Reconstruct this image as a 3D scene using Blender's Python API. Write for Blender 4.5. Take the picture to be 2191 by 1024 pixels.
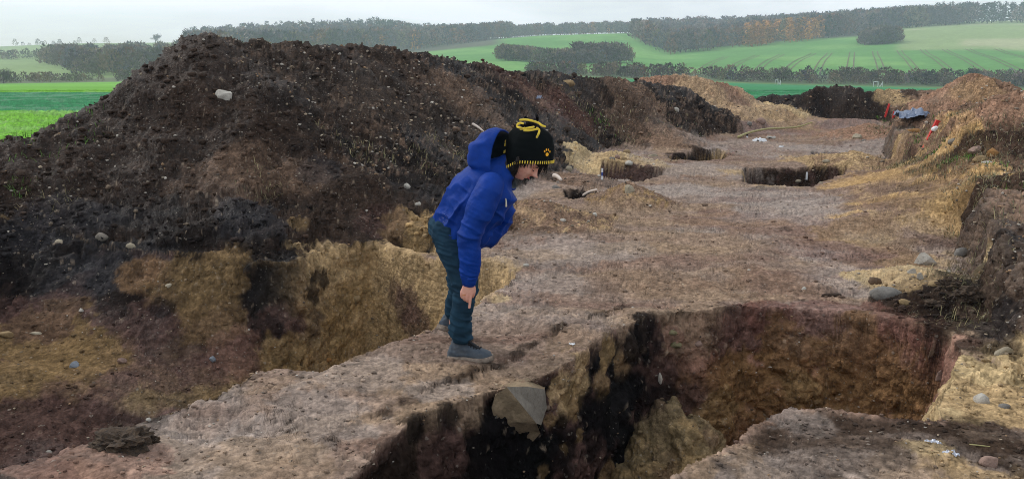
import bpy, bmesh, math, random
import numpy as np
from mathutils import Vector, Matrix

for o in list(bpy.data.objects):
    bpy.data.objects.remove(o)
scene = bpy.context.scene
COL = scene.collection

# ------------------------------------------------------------------ camera
CAM_H, F, PITCH = 1.75, 1850.0, math.atan(362.0 / 1850.0)
cam_data = bpy.data.cameras.new("camera")
cam_data.sensor_width = 36.0
cam_data.lens = 36.0 * F / 2191.0
cam_data.clip_start, cam_data.clip_end = 0.05, 6000.0
cam = bpy.data.objects.new("camera", cam_data)
COL.objects.link(cam)
cam.location = (0, 0, CAM_H)
cam.rotation_euler = (math.pi / 2 - PITCH, 0, 0)
scene.camera = cam

# ------------------------------------------------------------------ sky and sun: thin high overcast
SUN_EL, SUN_AZ = math.radians(42), math.radians(-62)      # azimuth from +Y (view direction) towards +X
world = bpy.data.worlds.new("World")
scene.world = world
world.use_nodes = True
wn, wl = world.node_tree.nodes, world.node_tree.links
wn.clear()
w_out = wn.new("ShaderNodeOutputWorld")
sky = wn.new("ShaderNodeTexSky")
sky.sky_type = 'NISHITA'
sky.sun_disc = False
sky.sun_elevation = SUN_EL
sky.sun_rotation = SUN_AZ
sky.air_density, sky.dust_density, sky.ozone_density = 1.0, 2.0, 1.0
bg_sky = wn.new("ShaderNodeBackground")
bg_sky.inputs['Strength'].default_value = 0.10
wl.new(sky.outputs[0], bg_sky.inputs['Color'])
tc = wn.new("ShaderNodeTexCoord")
mp = wn.new("ShaderNodeMapping")
mp.inputs['Scale'].default_value = (1.1, 1.1, 7.0)
wl.new(tc.outputs['Generated'], mp.inputs['Vector'])
cn = wn.new("ShaderNodeTexNoise")
cn.inputs['Scale'].default_value = 1.7
cn.inputs['Detail'].default_value = 6.0
cn.inputs['Roughness'].default_value = 0.55
cn.inputs['Distortion'].default_value = 0.4
wl.new(mp.outputs[0], cn.inputs['Vector'])
cr = wn.new("ShaderNodeValToRGB")
cr.color_ramp.elements[0].position, cr.color_ramp.elements[1].position = 0.38, 0.62
cr.color_ramp.elements[0].color = (0.40, 0.40, 0.40, 1)
cr.color_ramp.elements[1].color = (1, 1, 1, 1)
wl.new(cn.outputs['Fac'], cr.inputs['Fac'])
bg_cloud = wn.new("ShaderNodeBackground")
bg_cloud.inputs['Color'].default_value = (0.945, 0.967, 1.0, 1)
bg_cloud.inputs['Strength'].default_value = 1.36
mixw = wn.new("ShaderNodeMixShader")
wl.new(cr.outputs['Color'], mixw.inputs['Fac'])
wl.new(bg_sky.outputs[0], mixw.inputs[1])
wl.new(bg_cloud.outputs[0], mixw.inputs[2])
wl.new(mixw.outputs[0], w_out.inputs['Surface'])

sun_data = bpy.data.lights.new("sun", 'SUN')
sun_data.energy = 1.4
sun_data.angle = math.radians(16)
sun_data.color = (1.0, 0.96, 0.90)
sun = bpy.data.objects.new("sun", sun_data)
COL.objects.link(sun)
_sd = Vector((math.sin(SUN_AZ) * math.cos(SUN_EL), math.cos(SUN_AZ) * math.cos(SUN_EL), math.sin(SUN_EL)))
sun.rotation_euler = (-_sd).to_track_quat('-Z', 'Y').to_euler()
sun.location = (0, 0, 60)

scene.view_settings.view_transform = 'Standard'
scene.view_settings.look = 'None'
scene.view_settings.exposure = 0.0
scene.view_settings.gamma = 1.0
scene.view_settings.use_curve_mapping = False
scene.render.engine = 'CYCLES'
scene.cycles.use_denoising = True
scene.cycles.filter_width = 1.0
scene.cycles.denoising_prefilter = 'NONE'
scene.cycles.max_bounces = 6
scene.cycles.diffuse_bounces = 3
scene.cycles.glossy_bounces = 2
scene.cycles.volume_bounces = 1

rng = np.random.default_rng(7)
random.seed(7)

# ------------------------------------------------------------------ helpers: geometry of the view used to lay the site out
_cp, _sp = math.cos(PITCH), math.sin(PITCH)
def ray(px, py):
    u, v = (px - 1095.5) / F, (512.0 - py) / F
    return np.array([u, _cp + v * _sp, -_sp + v * _cp])
def at(px, py, z=0.0):
    d = ray(px, py); t = (z - CAM_H) / d[2]
    return (d[0] * t, d[1] * t)
def atD(px, py, y):
    d = ray(px, py); t = y / d[1]
    return (d[0] * t, y, CAM_H + d[2] * t)
def project(p):
    x, y, z = p[0], p[1], p[2] - CAM_H
    dep = y * _cp - z * _sp; up = y * _sp + z * _cp
    return 1095.5 + F * x / dep, 512 - F * up / dep
def lin(r, g, b, k=1.0):
    def f(c):
        c = c / 255.0
        return c / 12.92 if c <= 0.04045 else ((c + 0.055) / 1.055) ** 2.4
    return np.array([f(r), f(g), f(b)]) * k

# ------------------------------------------------------------------ helpers: noise
def _h(ix, iy, iz, seed):
    M = np.uint32
    h = (ix.astype(np.int64) & 0xffffffff).astype(M) * M(374761393)
    h += (iy.astype(np.int64) & 0xffffffff).astype(M) * M(668265263)
    h += (iz.astype(np.int64) & 0xffffffff).astype(M) * M(2147483647) + M((seed * 974711 + 12345) & 0xffffffff)
    h = (h ^ (h >> M(13))) * M(1274126177)
    h = (h ^ (h >> M(16))) * M(2246822519)
    return ((h ^ (h >> M(15))) & M(0xffffff)).astype(np.float32) / np.float32(0xffffff)
def vn(x, y, z=None, seed=0):
    x = np.asarray(x, np.float32); y = np.asarray(y, np.float32)
    fx, fy = np.floor(x), np.floor(y)
    ix, iy = fx.astype(np.int32), fy.astype(np.int32)
    u, v = x - fx, y - fy
    u, v = u * u * u * (u * (u * 6 - 15) + 10), v * v * v * (v * (v * 6 - 15) + 10)
    def plane(iz):
        a = _h(ix, iy, iz, seed); b = _h(ix + 1, iy, iz, seed)
        c = _h(ix, iy + 1, iz, seed); d = _h(ix + 1, iy + 1, iz, seed)
        p = a + (b - a) * u; q = c + (d - c) * u
        return p + (q - p) * v
    if z is None:
        return plane(np.zeros_like(ix)) * 2 - 1
    z = np.asarray(z, np.float32); fz = np.floor(z); iz = fz.astype(np.int32); w = z - fz
    w = w * w * w * (w * (w * 6 - 15) + 10)
    a = plane(iz); b = plane(iz + 1)
    return (a + (b - a) * w) * 2 - 1
def fbm(x, y, z=None, s=1.0, o=4, seed=0, g=0.5):
    t, a, n = 0.0, 1.0, 0.0
    for k in range(o):
        zz = None if z is None else z * s + 7.3 * k
        t = t + a * vn(x * s + 3.1 * k, y * s - 5.7 * k, zz, seed + k)
        n += a; a *= g; s *= 2.03
    return t / n * 1.6
def sst(a, b, x):
    t = np.clip((x - a) / (b - a), 0, 1)
    return t * t * (3 - 2 * t)
def smax(a, b, k):
    return 0.5 * (a + b + np.sqrt((a - b) ** 2 + k * k))

# ------------------------------------------------------------------ helpers: objects and materials
def link(o, parent=None):
    COL.objects.link(o)
    if parent is not None:
        o.parent = parent
    return o
def tag(o, label=None, cat=None, group=None, kind=None):
    if label: o["label"] = label
    if cat: o["category"] = cat
    if group: o["group"] = group
    if kind: o["kind"] = kind
    return o
def mesh_np(name, V, FA, mat, parent=None, col=None, smooth=True, extra=None):
    """V (n,3), FA (m,3|4) int array -> one mesh object"""
    V = np.ascontiguousarray(V, np.float32); FA = np.ascontiguousarray(FA, np.int32)
    me = bpy.data.meshes.new(name)
    me.vertices.add(len(V)); me.vertices.foreach_set('co', V.ravel())
    k = FA.shape[1]
    me.loops.add(FA.size); me.loops.foreach_set('vertex_index', FA.ravel())
    me.polygons.add(len(FA))
    me.polygons.foreach_set('loop_start', np.arange(0, FA.size, k, dtype=np.int32))
    me.polygons.foreach_set('loop_total', np.full(len(FA), k, np.int32))
    me.polygons.foreach_set('use_smooth', np.full(len(FA), smooth, bool))
    if col is not None:
        a = me.color_attributes.new('soil', 'FLOAT_COLOR', 'POINT')
        c4 = np.ones((len(V), 4), np.float32); c4[:, :3] = col
        a.data.foreach_set('color', c4.ravel())
    if extra:
        for nm, arr in extra.items():
            a = me.attributes.new(nm, 'FLOAT', 'POINT'); a.data.foreach_set('value', np.ascontiguousarray(arr, np.float32))
    me.update(calc_edges=True)
    if mat is not None: me.materials.append(mat)
    o = bpy.data.objects.new(name, me)
    return link(o, parent)
def py_mesh(name, V, FA, mat, parent=None, smooth=True):
    me = bpy.data.meshes.new(name)
    me.from_pydata([tuple(v) for v in V], [], [tuple(f) for f in FA]); me.update()
    for p in me.polygons: p.use_smooth = smooth
    if mat is not None: me.materials.append(mat)
    return link(bpy.data.objects.new(name, me), parent)
def empty(name, loc, parent=None):
    o = bpy.data.objects.new(name, None); o.empty_display_size = 0.1; o.location = loc
    return link(o, parent)

class NT:
    def __init__(s, name):
        s.m = bpy.data.materials.new(name); s.m.use_nodes = True
        s.n, s.l = s.m.node_tree.nodes, s.m.node_tree.links
        s.b = s.n['Principled BSDF']
    def add(s, t, **kw):
        n = s.n.new(t)
        for k, v in kw.items():
            if k in n.inputs: n.inputs[k].default_value = v
            else: setattr(n, k, v)
        return n
    def noise(s, vec, scale, detail=4, rough=0.55, dist=0.0):
        n = s.add('ShaderNodeTexNoise'); n.inputs['Scale'].default_value = scale
        n.inputs['Detail'].default_value = detail; n.inputs['Roughness'].default_value = rough
        n.inputs['Distortion'].default_value = dist
        if vec is not None: s.l.new(vec, n.inputs['Vector'])
        return n.outputs['Fac']
    def maprange(s, v, a, b, c, d):
        n = s.add('ShaderNodeMapRange')
        s.l.new(v, n.inputs[0])
        for i, q in enumerate((a, b, c, d)): n.inputs[i + 1].default_value = q
        return n.outputs[0]
    def math(s, op, a, b):
        n = s.add('ShaderNodeMath'); n.operation = op
        for i, q in enumerate((a, b)):
            if isinstance(q, (int, float)): n.inputs[i].default_value = q
            else: s.l.new(q, n.inputs[i])
        return n.outputs[0]
    def mix(s, fac, a, b, mode='MIX'):
        n = s.add('ShaderNodeMix'); n.data_type = 'RGBA'; n.blend_type = mode
        def put(sock, q):
            if isinstance(q, (int, float)): sock.default_value = q
            elif isinstance(q, (tuple, list, np.ndarray)): sock.default_value = tuple(q)[:3] + (1,)
            else: s.l.new(q, sock)
        put(n.inputs[0], fac); put(n.inputs[6], a); put(n.inputs[7], b)
        return n.outputs[2]
    def bump(s, h, strength=0.5, dist=0.01, prev=None):
        n = s.add('ShaderNodeBump'); n.inputs['Strength'].default_value = strength
        n.inputs['Distance'].default_value = dist
        s.l.new(h, n.inputs['Height'])
        if prev is not None: s.l.new(prev, n.inputs['Normal'])
        return n.outputs[0]
    def pos(s):
        return s.add('ShaderNodeNewGeometry').outputs['Position']
    def obj(s):
        return s.add('ShaderNodeTexCoord').outputs['Object']

def simple_mat(name, rgb, rough=0.8, var=0.25, scale=20.0, bump=0.3, bdist=0.005, rgb2=None, metallic=0.0, spec=0.3, coord='obj'):
    t = NT(name); v = t.obj() if coord == 'obj' else t.pos()
    n = t.noise(v, scale, 5, 0.6)
    c2 = np.array(rgb) * (1 - var) if rgb2 is None else rgb2
    col = t.mix(t.maprange(n, 0.3, 0.7, 0, 1), rgb, c2)
    t.l.new(col, t.b.inputs['Base Color'])
    t.b.inputs['Roughness'].default_value = rough
    t.b.inputs['Metallic'].default_value = metallic
    t.b.inputs['Specular IOR Level'].default_value = spec
    if bump:
        t.l.new(t.bump(t.noise(v, scale * 2.5, 5, 0.65), bump, bdist), t.b.inputs['Normal'])
    return t.m
# ------------------------------------------------------------------ the excavation: macro relief in metres
# (z = 0 is the cleaned excavation surface, the old field surface lies about half a metre higher)
def W(pts, z=0.0):
    return np.array([at(a, b, z) for a, b in pts])
def sdf(poly, x, y):
    d = np.full(x.shape, 1e9, np.float32); s = np.zeros(x.shape, bool)
    n = len(poly)
    for i in range(n):
        ax, ay = poly[i]; bx, by = poly[(i + 1) % n]
        ex, ey = bx - ax, by - ay
        wx, wy = x - ax, y - ay
        t = np.clip((wx * ex + wy * ey) / (ex * ex + ey * ey + 1e-12), 0, 1)
        d = np.minimum(d, (wx - ex * t) ** 2 + (wy - ey * t) ** 2)
        c1 = (ay <= y) & (by > y); c2 = (ay > y) & (by <= y)
        cr_ = ex * wy - ey * wx
        s ^= (c1 & (cr_ > 0)) | (c2 & (cr_ < 0))
    d = np.sqrt(d)
    return np.where(s, -d, d)
def sdf_box(poly, x, y, margin=0.6):
    """sdf evaluated only near the polygon; far away a large positive number"""
    lo, hi = poly.min(0) - margin, poly.max(0) + margin
    m = (x > lo[0]) & (x < hi[0]) & (y > lo[1]) & (y < hi[1])
    out = np.full(x.shape, 9.0, np.float32)
    if m.any(): out[m] = sdf(poly, x[m], y[m])
    return out
def ridge(pts, x, y, r=0.35):
    """heap whose crest runs through pts = (x, y, z, slope)"""
    best = np.full(x.shape, -9.0, np.float32)
    for (ax, ay, az, ak), (bx, by, bz, bk) in zip(pts[:-1], pts[1:]):
        ex, ey = bx - ax, by - ay
        t = np.clip(((x - ax) * ex + (y - ay) * ey) / (ex * ex + ey * ey + 1e-9), 0, 1)
        d = np.hypot(x - ax - ex * t, y - ay - ey * t)
        k = ak + (bk - ak) * t
        best = np.maximum(best, az + (bz - az) * t - k * (np.sqrt(d * d + r * r) - r))
    return best
def crest(lst):
    return [atD(px, py, D) + (k,) for px, py, D, k in lst]

SITE = np.array([(-14, -2), (-9, 7.0), (-7.4, 9.6), (-6.4, 11.6), (-4.6, 15.2), (-2.2, 19.5), (0.4, 24.6), (2.4, 28.8),
                 (6.0, 32.6), (10, 33.0), (24, 33), (22, -2)], float)
TERR = np.vstack([W([(935, 531), (880, 517), (830, 506), (760, 509), (700, 521), (640, 545), (590, 562)], 0.0), W([(540, 508), (300, 498), (0, 490), (-420, 484)], 0.22),
                  [(-14, 9), (-14, 30), (0, 30), (1.5, 16.2), (0.0, 12.2)]])
BANK = np.array([(2.75, 3.2), (3.02, 4.6), (3.2, 5.35), (3.52, 6.35), (4.15, 7.7), (4.72, 9.0), (5.35, 10.6), (6.2, 13.2), (6.95, 15.6),
                 (8.1, 19.0), (10.6, 24.5), (13.0, 30), (14.5, 34), (30, 36), (30, 0), (3.3, 0)], float)
HEAP_DARK = crest([(1490, 204, 25.2, 1.0), (1460, 182, 24.6, .95), (1370, 175, 23.6, .9), (1230, 165, 21.6, .98), (1110, 153, 20.0, .92),
                   (985, 128, 17.4, .82), (860, 110, 15.6, .74), (735, 101, 14.2, .70), (600, 86, 12.9, .72), (520, 82, 12.2, .74), (425, 92, 11.4, .80)])
HEAP_ARM = crest([(425, 92, 11.4, .86), (300, 186, 10.6, .84), (180, 250, 9.9, .72), (20, 306, 9.3, .66), (-160, 345, 8.9, .6), (-420, 380, 8.6, .6)])
HEAP_NOSE = crest([(455, 100, 11.35, .9), (560, 195, 10.75, .95), (650, 290, 10.25, .9), (735, 372, 9.8, .8)])
HEAP_TAN = crest([(1385, 162, 27.6, .75), (1500, 168, 28, .75), (1575, 188, 28.4, .72), (1640, 225, 28.6, .7), (1700, 258, 28.6, .7)])
HEAP_END = crest([(1600, 222, 31.0, .85), (1665, 203, 31.0, .85), (1730, 200, 31.0, .85), (1830, 195, 31.2, .85), (1915, 197, 31.4, .85), (2010, 199, 31.6, .85), (2150, 200, 31.8, .85)])
HEAP_R1 = crest([(2420, 150, 11.8, .55), (2290, 185, 12.2, .55), (2191, 206, 12.8, .55), (2110, 218, 13.8, .55), (2040, 240, 14.8, .5), (1965, 268, 15.6, .5)])
HEAP_R2 = crest([(2300, 235, 17.5, .62), (2165, 203, 18.3, .75), (2125, 172, 18.8, .8), (2092, 160, 19.0, .7), (2040, 185, 19.6, .6), (1960, 228, 20.5, .55), (1900, 262, 21, .55)])
MOUNDS = [  # px, py(base centre), height, radius, colour key
    (1425, 308, 0.48, 0.95, 'brown'), (1362, 300, 0.22, 0.6, 'brown'), (1345, 428, 0.34, 0.50, 'tanbrown'), (1165, 475, 0.20, 0.62, 'rubble'), (1115, 470, .12, .45, 'rubble'),
    (1830, 352, 0.24, 0.85, 'tan'), (1770, 342, .10, .7, 'tan'), (1860, 286, 0.32, 1.15, 'pink'), (1315, 352, 0.24, 0.75, 'loess'), (1300, 366, .10, .5, 'loess'),
    (1965, 606, 0.13, 0.42, 'loess'), (2045, 650, 0.12, 0.36, 'darkroot'), (2010, 655, .06, .35, 'darkroot'), (1690, 265, .12, .9, 'loess'), (1245, 392, .12, .5, 'brown')]
MOUNDS = [(at(a, b)[0], at(a, b)[1], h, r, k) for a, b, h, r, k in MOUNDS]

PIT_L_OUT = np.vstack([W([(-420, 1120), (-60, 1035), (80, 990), (225, 935), (350, 882), (470, 838), (550, 793), (620, 790), (690, 799), (770, 762), (850, 731), (950, 690),
                          (1010, 668), (1050, 640), (1085, 612), (1105, 588), (1060, 574), (950, 560), (870, 545), (800, 524), (745, 530), (690, 540), (620, 566)]),
                       W([(540, 520), (430, 512), (300, 506), (120, 500), (-120, 496), (-420, 492)], 0.2)])
_nr = PIT_L_OUT[:12] + np.array([-.10, .34])
PIT_L_IN = np.vstack([_nr, [at(915, 735, -.72), at(820, 752, -.98), at(700, 800, -1.03), at(560, 838, -.98), at(440, 862, -.88), at(330, 868, -.76), at(170, 856, -.70), at(-80, 838, -.62), at(-420, 830, -.55)]])
PIT_R_OUT = W([(560, 1150), (735, 1024), (800, 962), (838, 930), (868, 902), (975, 862), (1080, 828), (1172, 796), (1250, 748), (1330, 703), (1385, 676), (1460, 664), (1522, 660), (1545, 652),
               (1640, 650), (1750, 657), (1850, 668), (1960, 690), (2040, 716), (2052, 760), (2030, 820), (2012, 872), (2020, 893), (1900, 884), (1790, 874), (1692, 860), (1630, 900), (1540, 966), (1440, 1030), (1290, 1120), (1150, 1230)])
def pit(outer, floor, wall):
    return dict(o=np.array(outer), f=floor, w=wall)
PITS_FAR = [
    pit(W([(1592, 357), (1660, 356), (1740, 356), (1812, 360), (1806, 374), (1775, 386), (1735, 395), (1660, 396), (1605, 393), (1586, 386)]), -.60, .16),
    pit(W([(1432, 327), (1490, 319), (1546, 316), (1556, 325), (1548, 337), (1490, 342), (1440, 340), (1420, 333)]), -.45, .14),
    pit(W([(1288, 362), (1345, 360), (1422, 362), (1425, 371), (1375, 384), (1285, 384)]), -.32, .12),
    pit(W([(1556, 304), (1640, 303), (1668, 314), (1655, 323), (1580, 332), (1556, 328)]), -.25, .9),
    pit(W([(1772, 323), (1806, 323), (1808, 331), (1768, 331)]), -.2, .12),
    pit(W([(1735, 322), (1770, 321), (1768, 328), (1740, 329)]), -.1, .2),
    pit(W([(1205, 408), (1245, 404), (1262, 415), (1248, 428), (1205, 424)]), -.22, .12),
    pit(W([(1062, 486), (1100, 482), (1118, 490), (1105, 500), (1060, 502)]), -.18, .15),
    pit(W([(812, 512), (850, 506), (925, 520), (950, 545), (905, 545), (850, 532)]), -.28, .14),
    pit(W([(1575, 280), (1640, 277), (1730, 272), (1800, 268), (1950, 268), (1950, 276), (1730, 288), (1640, 293), (1580, 297)]), -.02, .3),
]
# old turf ledge left standing at the far end of the trench
LEDGE = np.vstack([W([(1530, 291), (1600, 289), (1720, 285), (1800, 276), (1860, 268)], 0.0), [(12, 28.0), (12, 29.2), (6, 29.2), (5.5, 25.5)]])
TRAMPLE = []

def macro(x, y, full=False):
    x = np.asarray(x, np.float32); y = np.asarray(y, np.float32)
    wx = x + .028 * vn(x * 1.6, y * 1.6, seed=11) + .014 * vn(x * 5, y * 5, seed=12) + .008 * vn(x * 14, y * 14, seed=13)
    wy = y + .028 * vn(x * 1.6, y * 1.6, seed=21) + .014 * vn(x * 5, y * 5, seed=22) + .008 * vn(x * 14, y * 14, seed=23)
    M = {}
    z = .035 * vn(x * .5, y * .5, seed=1) + .022 * vn(x * 1.4, y * 1.4, seed=2)
    z = z - .05 * sst(9, 30, y)
    # shallow ruts along the balk (between the two near pits)
    # terrace of undisturbed topsoil on the left
    st = sdf(TERR, wx, wy)
    terr = sst(0.02, -.22, st) * (.20 + .02 * vn(x * 3, y * 3, seed=4)) + np.clip(-st, 0, 3) * .09
    M['terr'] = sst(.05, -.10, st)
    z = z + terr
    # right-hand bank of the trench
    sb = sdf(BANK, wx, wy)
    # wall of the bank: upright near the camera, slumped loess from 9 to 14 m
    wid = .16 + .34 * sst(9.3, 10.3, y) * sst(15.0, 13.6, y) + .25 * sst(17, 22, y)
    bank = sst(.08, -1.0, (sb / wid) - .3 * 0)
    slump = sst(9.1, 10.0, y) * sst(15.2, 13.6, y)
    toe = slump * np.clip(1 - np.clip(sb, 0, None) / 1.7, 0, 1) ** 1.4 * .36
    bz = bank * (.56 + .10 * vn(x * .9, y * .9, seed=5) + .05 * vn(x * 3, y * 3, seed=6)) + toe * (sb > 0) + .36 * slump * (sb <= 0) * (1 - bank)
    M['bank'] = sst(.05, -.05, sb); M['slump'] = slump * sst(1.7, .5, sb) * sst(-.85, -.40, sb); M['sb'] = sb
    z = z + bz
    # rubble fan between the bank and the right-hand pit
    # surroundings: the field
    ss = sdf(SITE, wx, wy)
    M['field'] = sst(-.1, .5, ss)
    fieldz = .55 - .0028 * np.clip(y - 15, 0, 60)
    z = np.where(ss > -2.5, np.maximum(z, z + (fieldz - z) * sst(-1.2, .3, ss)), z)
    M['heap'] = np.zeros_like(z)
    # heaps
    lump = .10 * vn(x * 1.1, y * 1.1, seed=31) + .06 * vn(x * 2.6, y * 2.6, seed=32) + .035 * vn(x * 6, y * 6, seed=33)
    for key, pts, kk, am in (('dark', HEAP_DARK, .20, .8), ('arm', HEAP_ARM, .25, 1.0), ('nose', HEAP_NOSE, .18, .9), ('tanheap', HEAP_TAN, .15, .7),
                             ('end', HEAP_END, .2, 1.9), ('r2', HEAP_R2, .15, .6), ('r1', HEAP_R1, .2, .8)):
        P = np.array(pts); lo = P[:, :2].min(0) - 4.5; hi = P[:, :2].max(0) + 4.5
        m = (x > lo[0]) & (x < hi[0]) & (y > lo[1]) & (y < hi[1])
        mk = np.zeros_like(z)
        if m.any():
            h = ridge(pts, x[m], y[m], .30) + lump[m] * am
            if key in ('r1', 'r2'): h = h - 2.5 * np.clip(sb[m] + .45, 0, None)
            z0 = z[m]; z1 = smax(z0, h, kk) - kk * .25 * np.exp(-((z0 - h) / kk) ** 2) * 0
            z1 = np.where(h < z0 - .8, z0, z1)
            mk[m] = sst(-.06, .10, h - z0 + .05 * lump[m])
            z[m] = z1
        M[key] = mk
    for mx, my, h, r, key in MOUNDS:
        m = (np.abs(x - mx) < r * 2.4) & (np.abs(y - my) < r * 2.4)
        if m.any():
            d = np.hypot(x[m] - mx, y[m] - my) / r
            d = d * (1 + .22 * vn(x[m] * 2.5 / r * .5, y[m] * 2.5 / r * .5, seed=41))
            g = h * np.clip(1 - d * .62, 0, 1) ** 1.25
            z[m] += g
            kk = 'm_' + key
            if kk not in M: M[kk] = np.zeros_like(z)
            M[kk][m] = np.maximum(M[kk][m], sst(1.55, 1.15, d))
    # ledge at the far end
    sl = sdf_box(LEDGE, wx, wy, 1.0)
    z = z + .20 * sst(.05, -.12, sl) * (1 - sst(.3, .8, z))
    M['ledge'] = sst(.06, -.2, sl)
    # left pit: a bowl from rim to sole
    so = sdf_box(PIT_L_OUT, wx, wy, .5)
    tin = np.zeros_like(z); m = so < .3
    if m.any():
        di = np.maximum(sdf(PIT_L_IN, wx[m], wy[m]), 0)
        t = np.clip(-so[m], 0, None) / (np.clip(-so[m], 0, None) + di + 1e-4)
        sole = -1.55 + .50 * sst(-1.7, -2.5, x[m]) + .33 * sst(-2.3, -3.6, x[m]) + .05 * vn(x[m] * 2, y[m] * 2, seed=51)
        prof = .30 * t + .70 * (1 - (1 - t) ** 2.2)
        prof = prof + .10 * np.exp(-((t - .45) / .2) ** 2) * vn(x[m] * 1.7, y[m] * 1.7, seed=53)
        z[m] = z[m] * (1 - sst(0, 1, t)) + sole * prof * 1.0 - .0
        tin[m] = t
    M['pitL'] = sst(.03, -.03, so); M['pitL_t'] = tin; M['soL'] = so
    # right pit: steep sides; back wall leans a little
    so = sdf_box(PIT_R_OUT, wx, wy, .5)
    near = sst(4.6, 4.2, y) * sst(.2, .8, x)
    wid = .15 + .05 * vn(x * 1.1, y * 1.1, seed=61) + .30 * sst(.55, 1.0, x) * sst(5.5, 4.7, y)
    t = np.clip(-so / wid, 0, 1)
    z = z * (1 - sst(0, 1, t)) + (-1.30) * (.85 * t + .15 * sst(0, 1, t)) * (t > 0)
    # pale loess spur at the foot of the back-left wall
    sp = np.full(x.shape, -9., np.float32)
    for cx_, cy_, cd_, top_, kx, ky in ((1440, 905, 5.60, -.56, 1.1, .50), (1495, 935, 5.55, -.66, 1.0, .6), (1405, 960, 5.25, -.74, 1.2, .7), (1460, 990, 5.1, -.80, .9, .7)):
        bx, by = atD(cx_, cy_, cd_)[:2]
        d = np.hypot(((x - bx) + (y - by) * .3) * kx, (y - by) * ky)
        sp = np.maximum(sp, top_ - 1.25 * np.sqrt(d * d + .0015) + .05)
    sp = sp + .09 * vn(x * 3.2, y * 3.2, seed=62) + .05 * np.abs(vn(x * 7, y * 7, seed=63)) + .02 * vn(x * 16, y * 16, seed=64)
    M['spur'] = sst(-.03, .03, sp - z) * (so < -.02)
    z = np.where(so < -.02, np.maximum(z, sp - 2.0 * np.clip(.10 + so, 0, 1)), z)
    M['pitR'] = sst(.02, -.03, so); M['soR'] = so
    for i, p in enumerate(PITS_FAR):
        s_ = sdf_box(p['o'], wx, wy, .4)
        t = np.clip(-s_ / p['w'], 0, 1)
        z = np.where(t > 0, z * (1 - t) + p['f'] * t, z)
        k = 'far%d' % i
        M[k] = sst(.02, -.02, s_)
    M['x'], M['y'] = x, y
    return (z, M) if full else z

_SY = np.geomspace(1.4, 58.0, 2600)
def hits(pix):
    """where the sight lines through these picture points meet the macro relief"""
    out = []
    for k in range(0, len(pix), 60):
        ch = pix[k:k + 60]
        D = np.array([ray(a, b) for a, b in ch]); D = D / D[:, 1:2]
        X = D[:, :1] * _SY[None]; Y = np.broadcast_to(_SY[None], X.shape); Z = CAM_H + D[:, 2:3] * _SY[None]
        g = macro(X, Y)
        below = Z < g
        for i in range(len(ch)):
            j = int(np.argmax(below[i])) if below[i].any() else len(_SY) - 1
            if j > 0 and below[i].any():
                a0, a1 = Z[i, j - 1] - g[i, j - 1], Z[i, j] - g[i, j]
                f = a0 / (a0 - a1 + 1e-9)
            else: f = 0
            j0 = max(j - 1, 0)
            yy = _SY[j0] + (_SY[j] - _SY[j0]) * f
            out.append((D[i, 0] * yy, yy, CAM_H + D[i, 2] * yy))
    return np.array(out)

# ------------------------------------------------------------------ grid: fan of profiles, vertices spent where the relief is steep
NC, NR = 1050, 640
s_edge = np.concatenate([np.linspace(-1.0, -.645, 24)[:-1], np.linspace(-.645, .645, NC), np.linspace(.645, 1.0, 24)[1:]])
cs = np.concatenate([np.linspace(-1.0, -.645, 8)[:-1], np.linspace(-.645, .645, 330), np.linspace(.645, 1.0, 8)[1:]])
ys = np.geomspace(1.3, 60.0, 1500)
gx = cs[:, None] * ys[None]; gy = np.broadcast_to(ys[None], gx.shape)
gz = macro(gx, gy)
dist = np.sqrt(gx ** 2 + gy ** 2)
th = np.arctan2(gz - CAM_H, dist)
dth = np.abs(np.diff(th, axis=1))
arc = np.hypot(np.diff(gy, axis=1), np.diff(gz, axis=1)) / dist[:, 1:]
wgt = dth + .05 * arc + 1e-5
cum = np.concatenate([np.zeros((len(cs), 1)), np.cumsum(wgt, 1)], 1); cum /= cum[:, -1:]
q = np.linspace(0, 1, NR)
Yc = np.array([np.interp(q, cum[i], ys) for i in range(len(cs))])
ker = np.exp(-.5 * (np.arange(-9, 10) / 3.4) ** 2); ker /= ker.sum()
pad = np.pad(np.log(Yc), ((9, 9), (0, 0)), mode='edge')
Yc = np.exp(sum(ker[i] * pad[i:i + len(cs)] for i in range(19)))
idx = np.interp(s_edge, cs, np.arange(len(cs)))
i0 = np.clip(idx.astype(int), 0, len(cs) - 2); f = (idx - i0)[:, None]
GY = Yc[i0] * (1 - f) + Yc[i0 + 1] * f
GX = s_edge[:, None] * GY
GZ, GM = macro(GX, GY, True)
C_, R_ = GX.shape
_e = (.006 + .0012 * GY).astype(np.float32)
_zx = (macro(GX + _e, GY) - macro(GX - _e, GY)) / (2 * _e)
_zy = (macro(GX, GY + _e) - macro(GX, GY - _e)) / (2 * _e)
GN = np.stack([-_zx, -_zy, np.ones_like(_zx)], -1)
GN /= np.linalg.norm(GN, axis=-1, keepdims=True)
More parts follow.
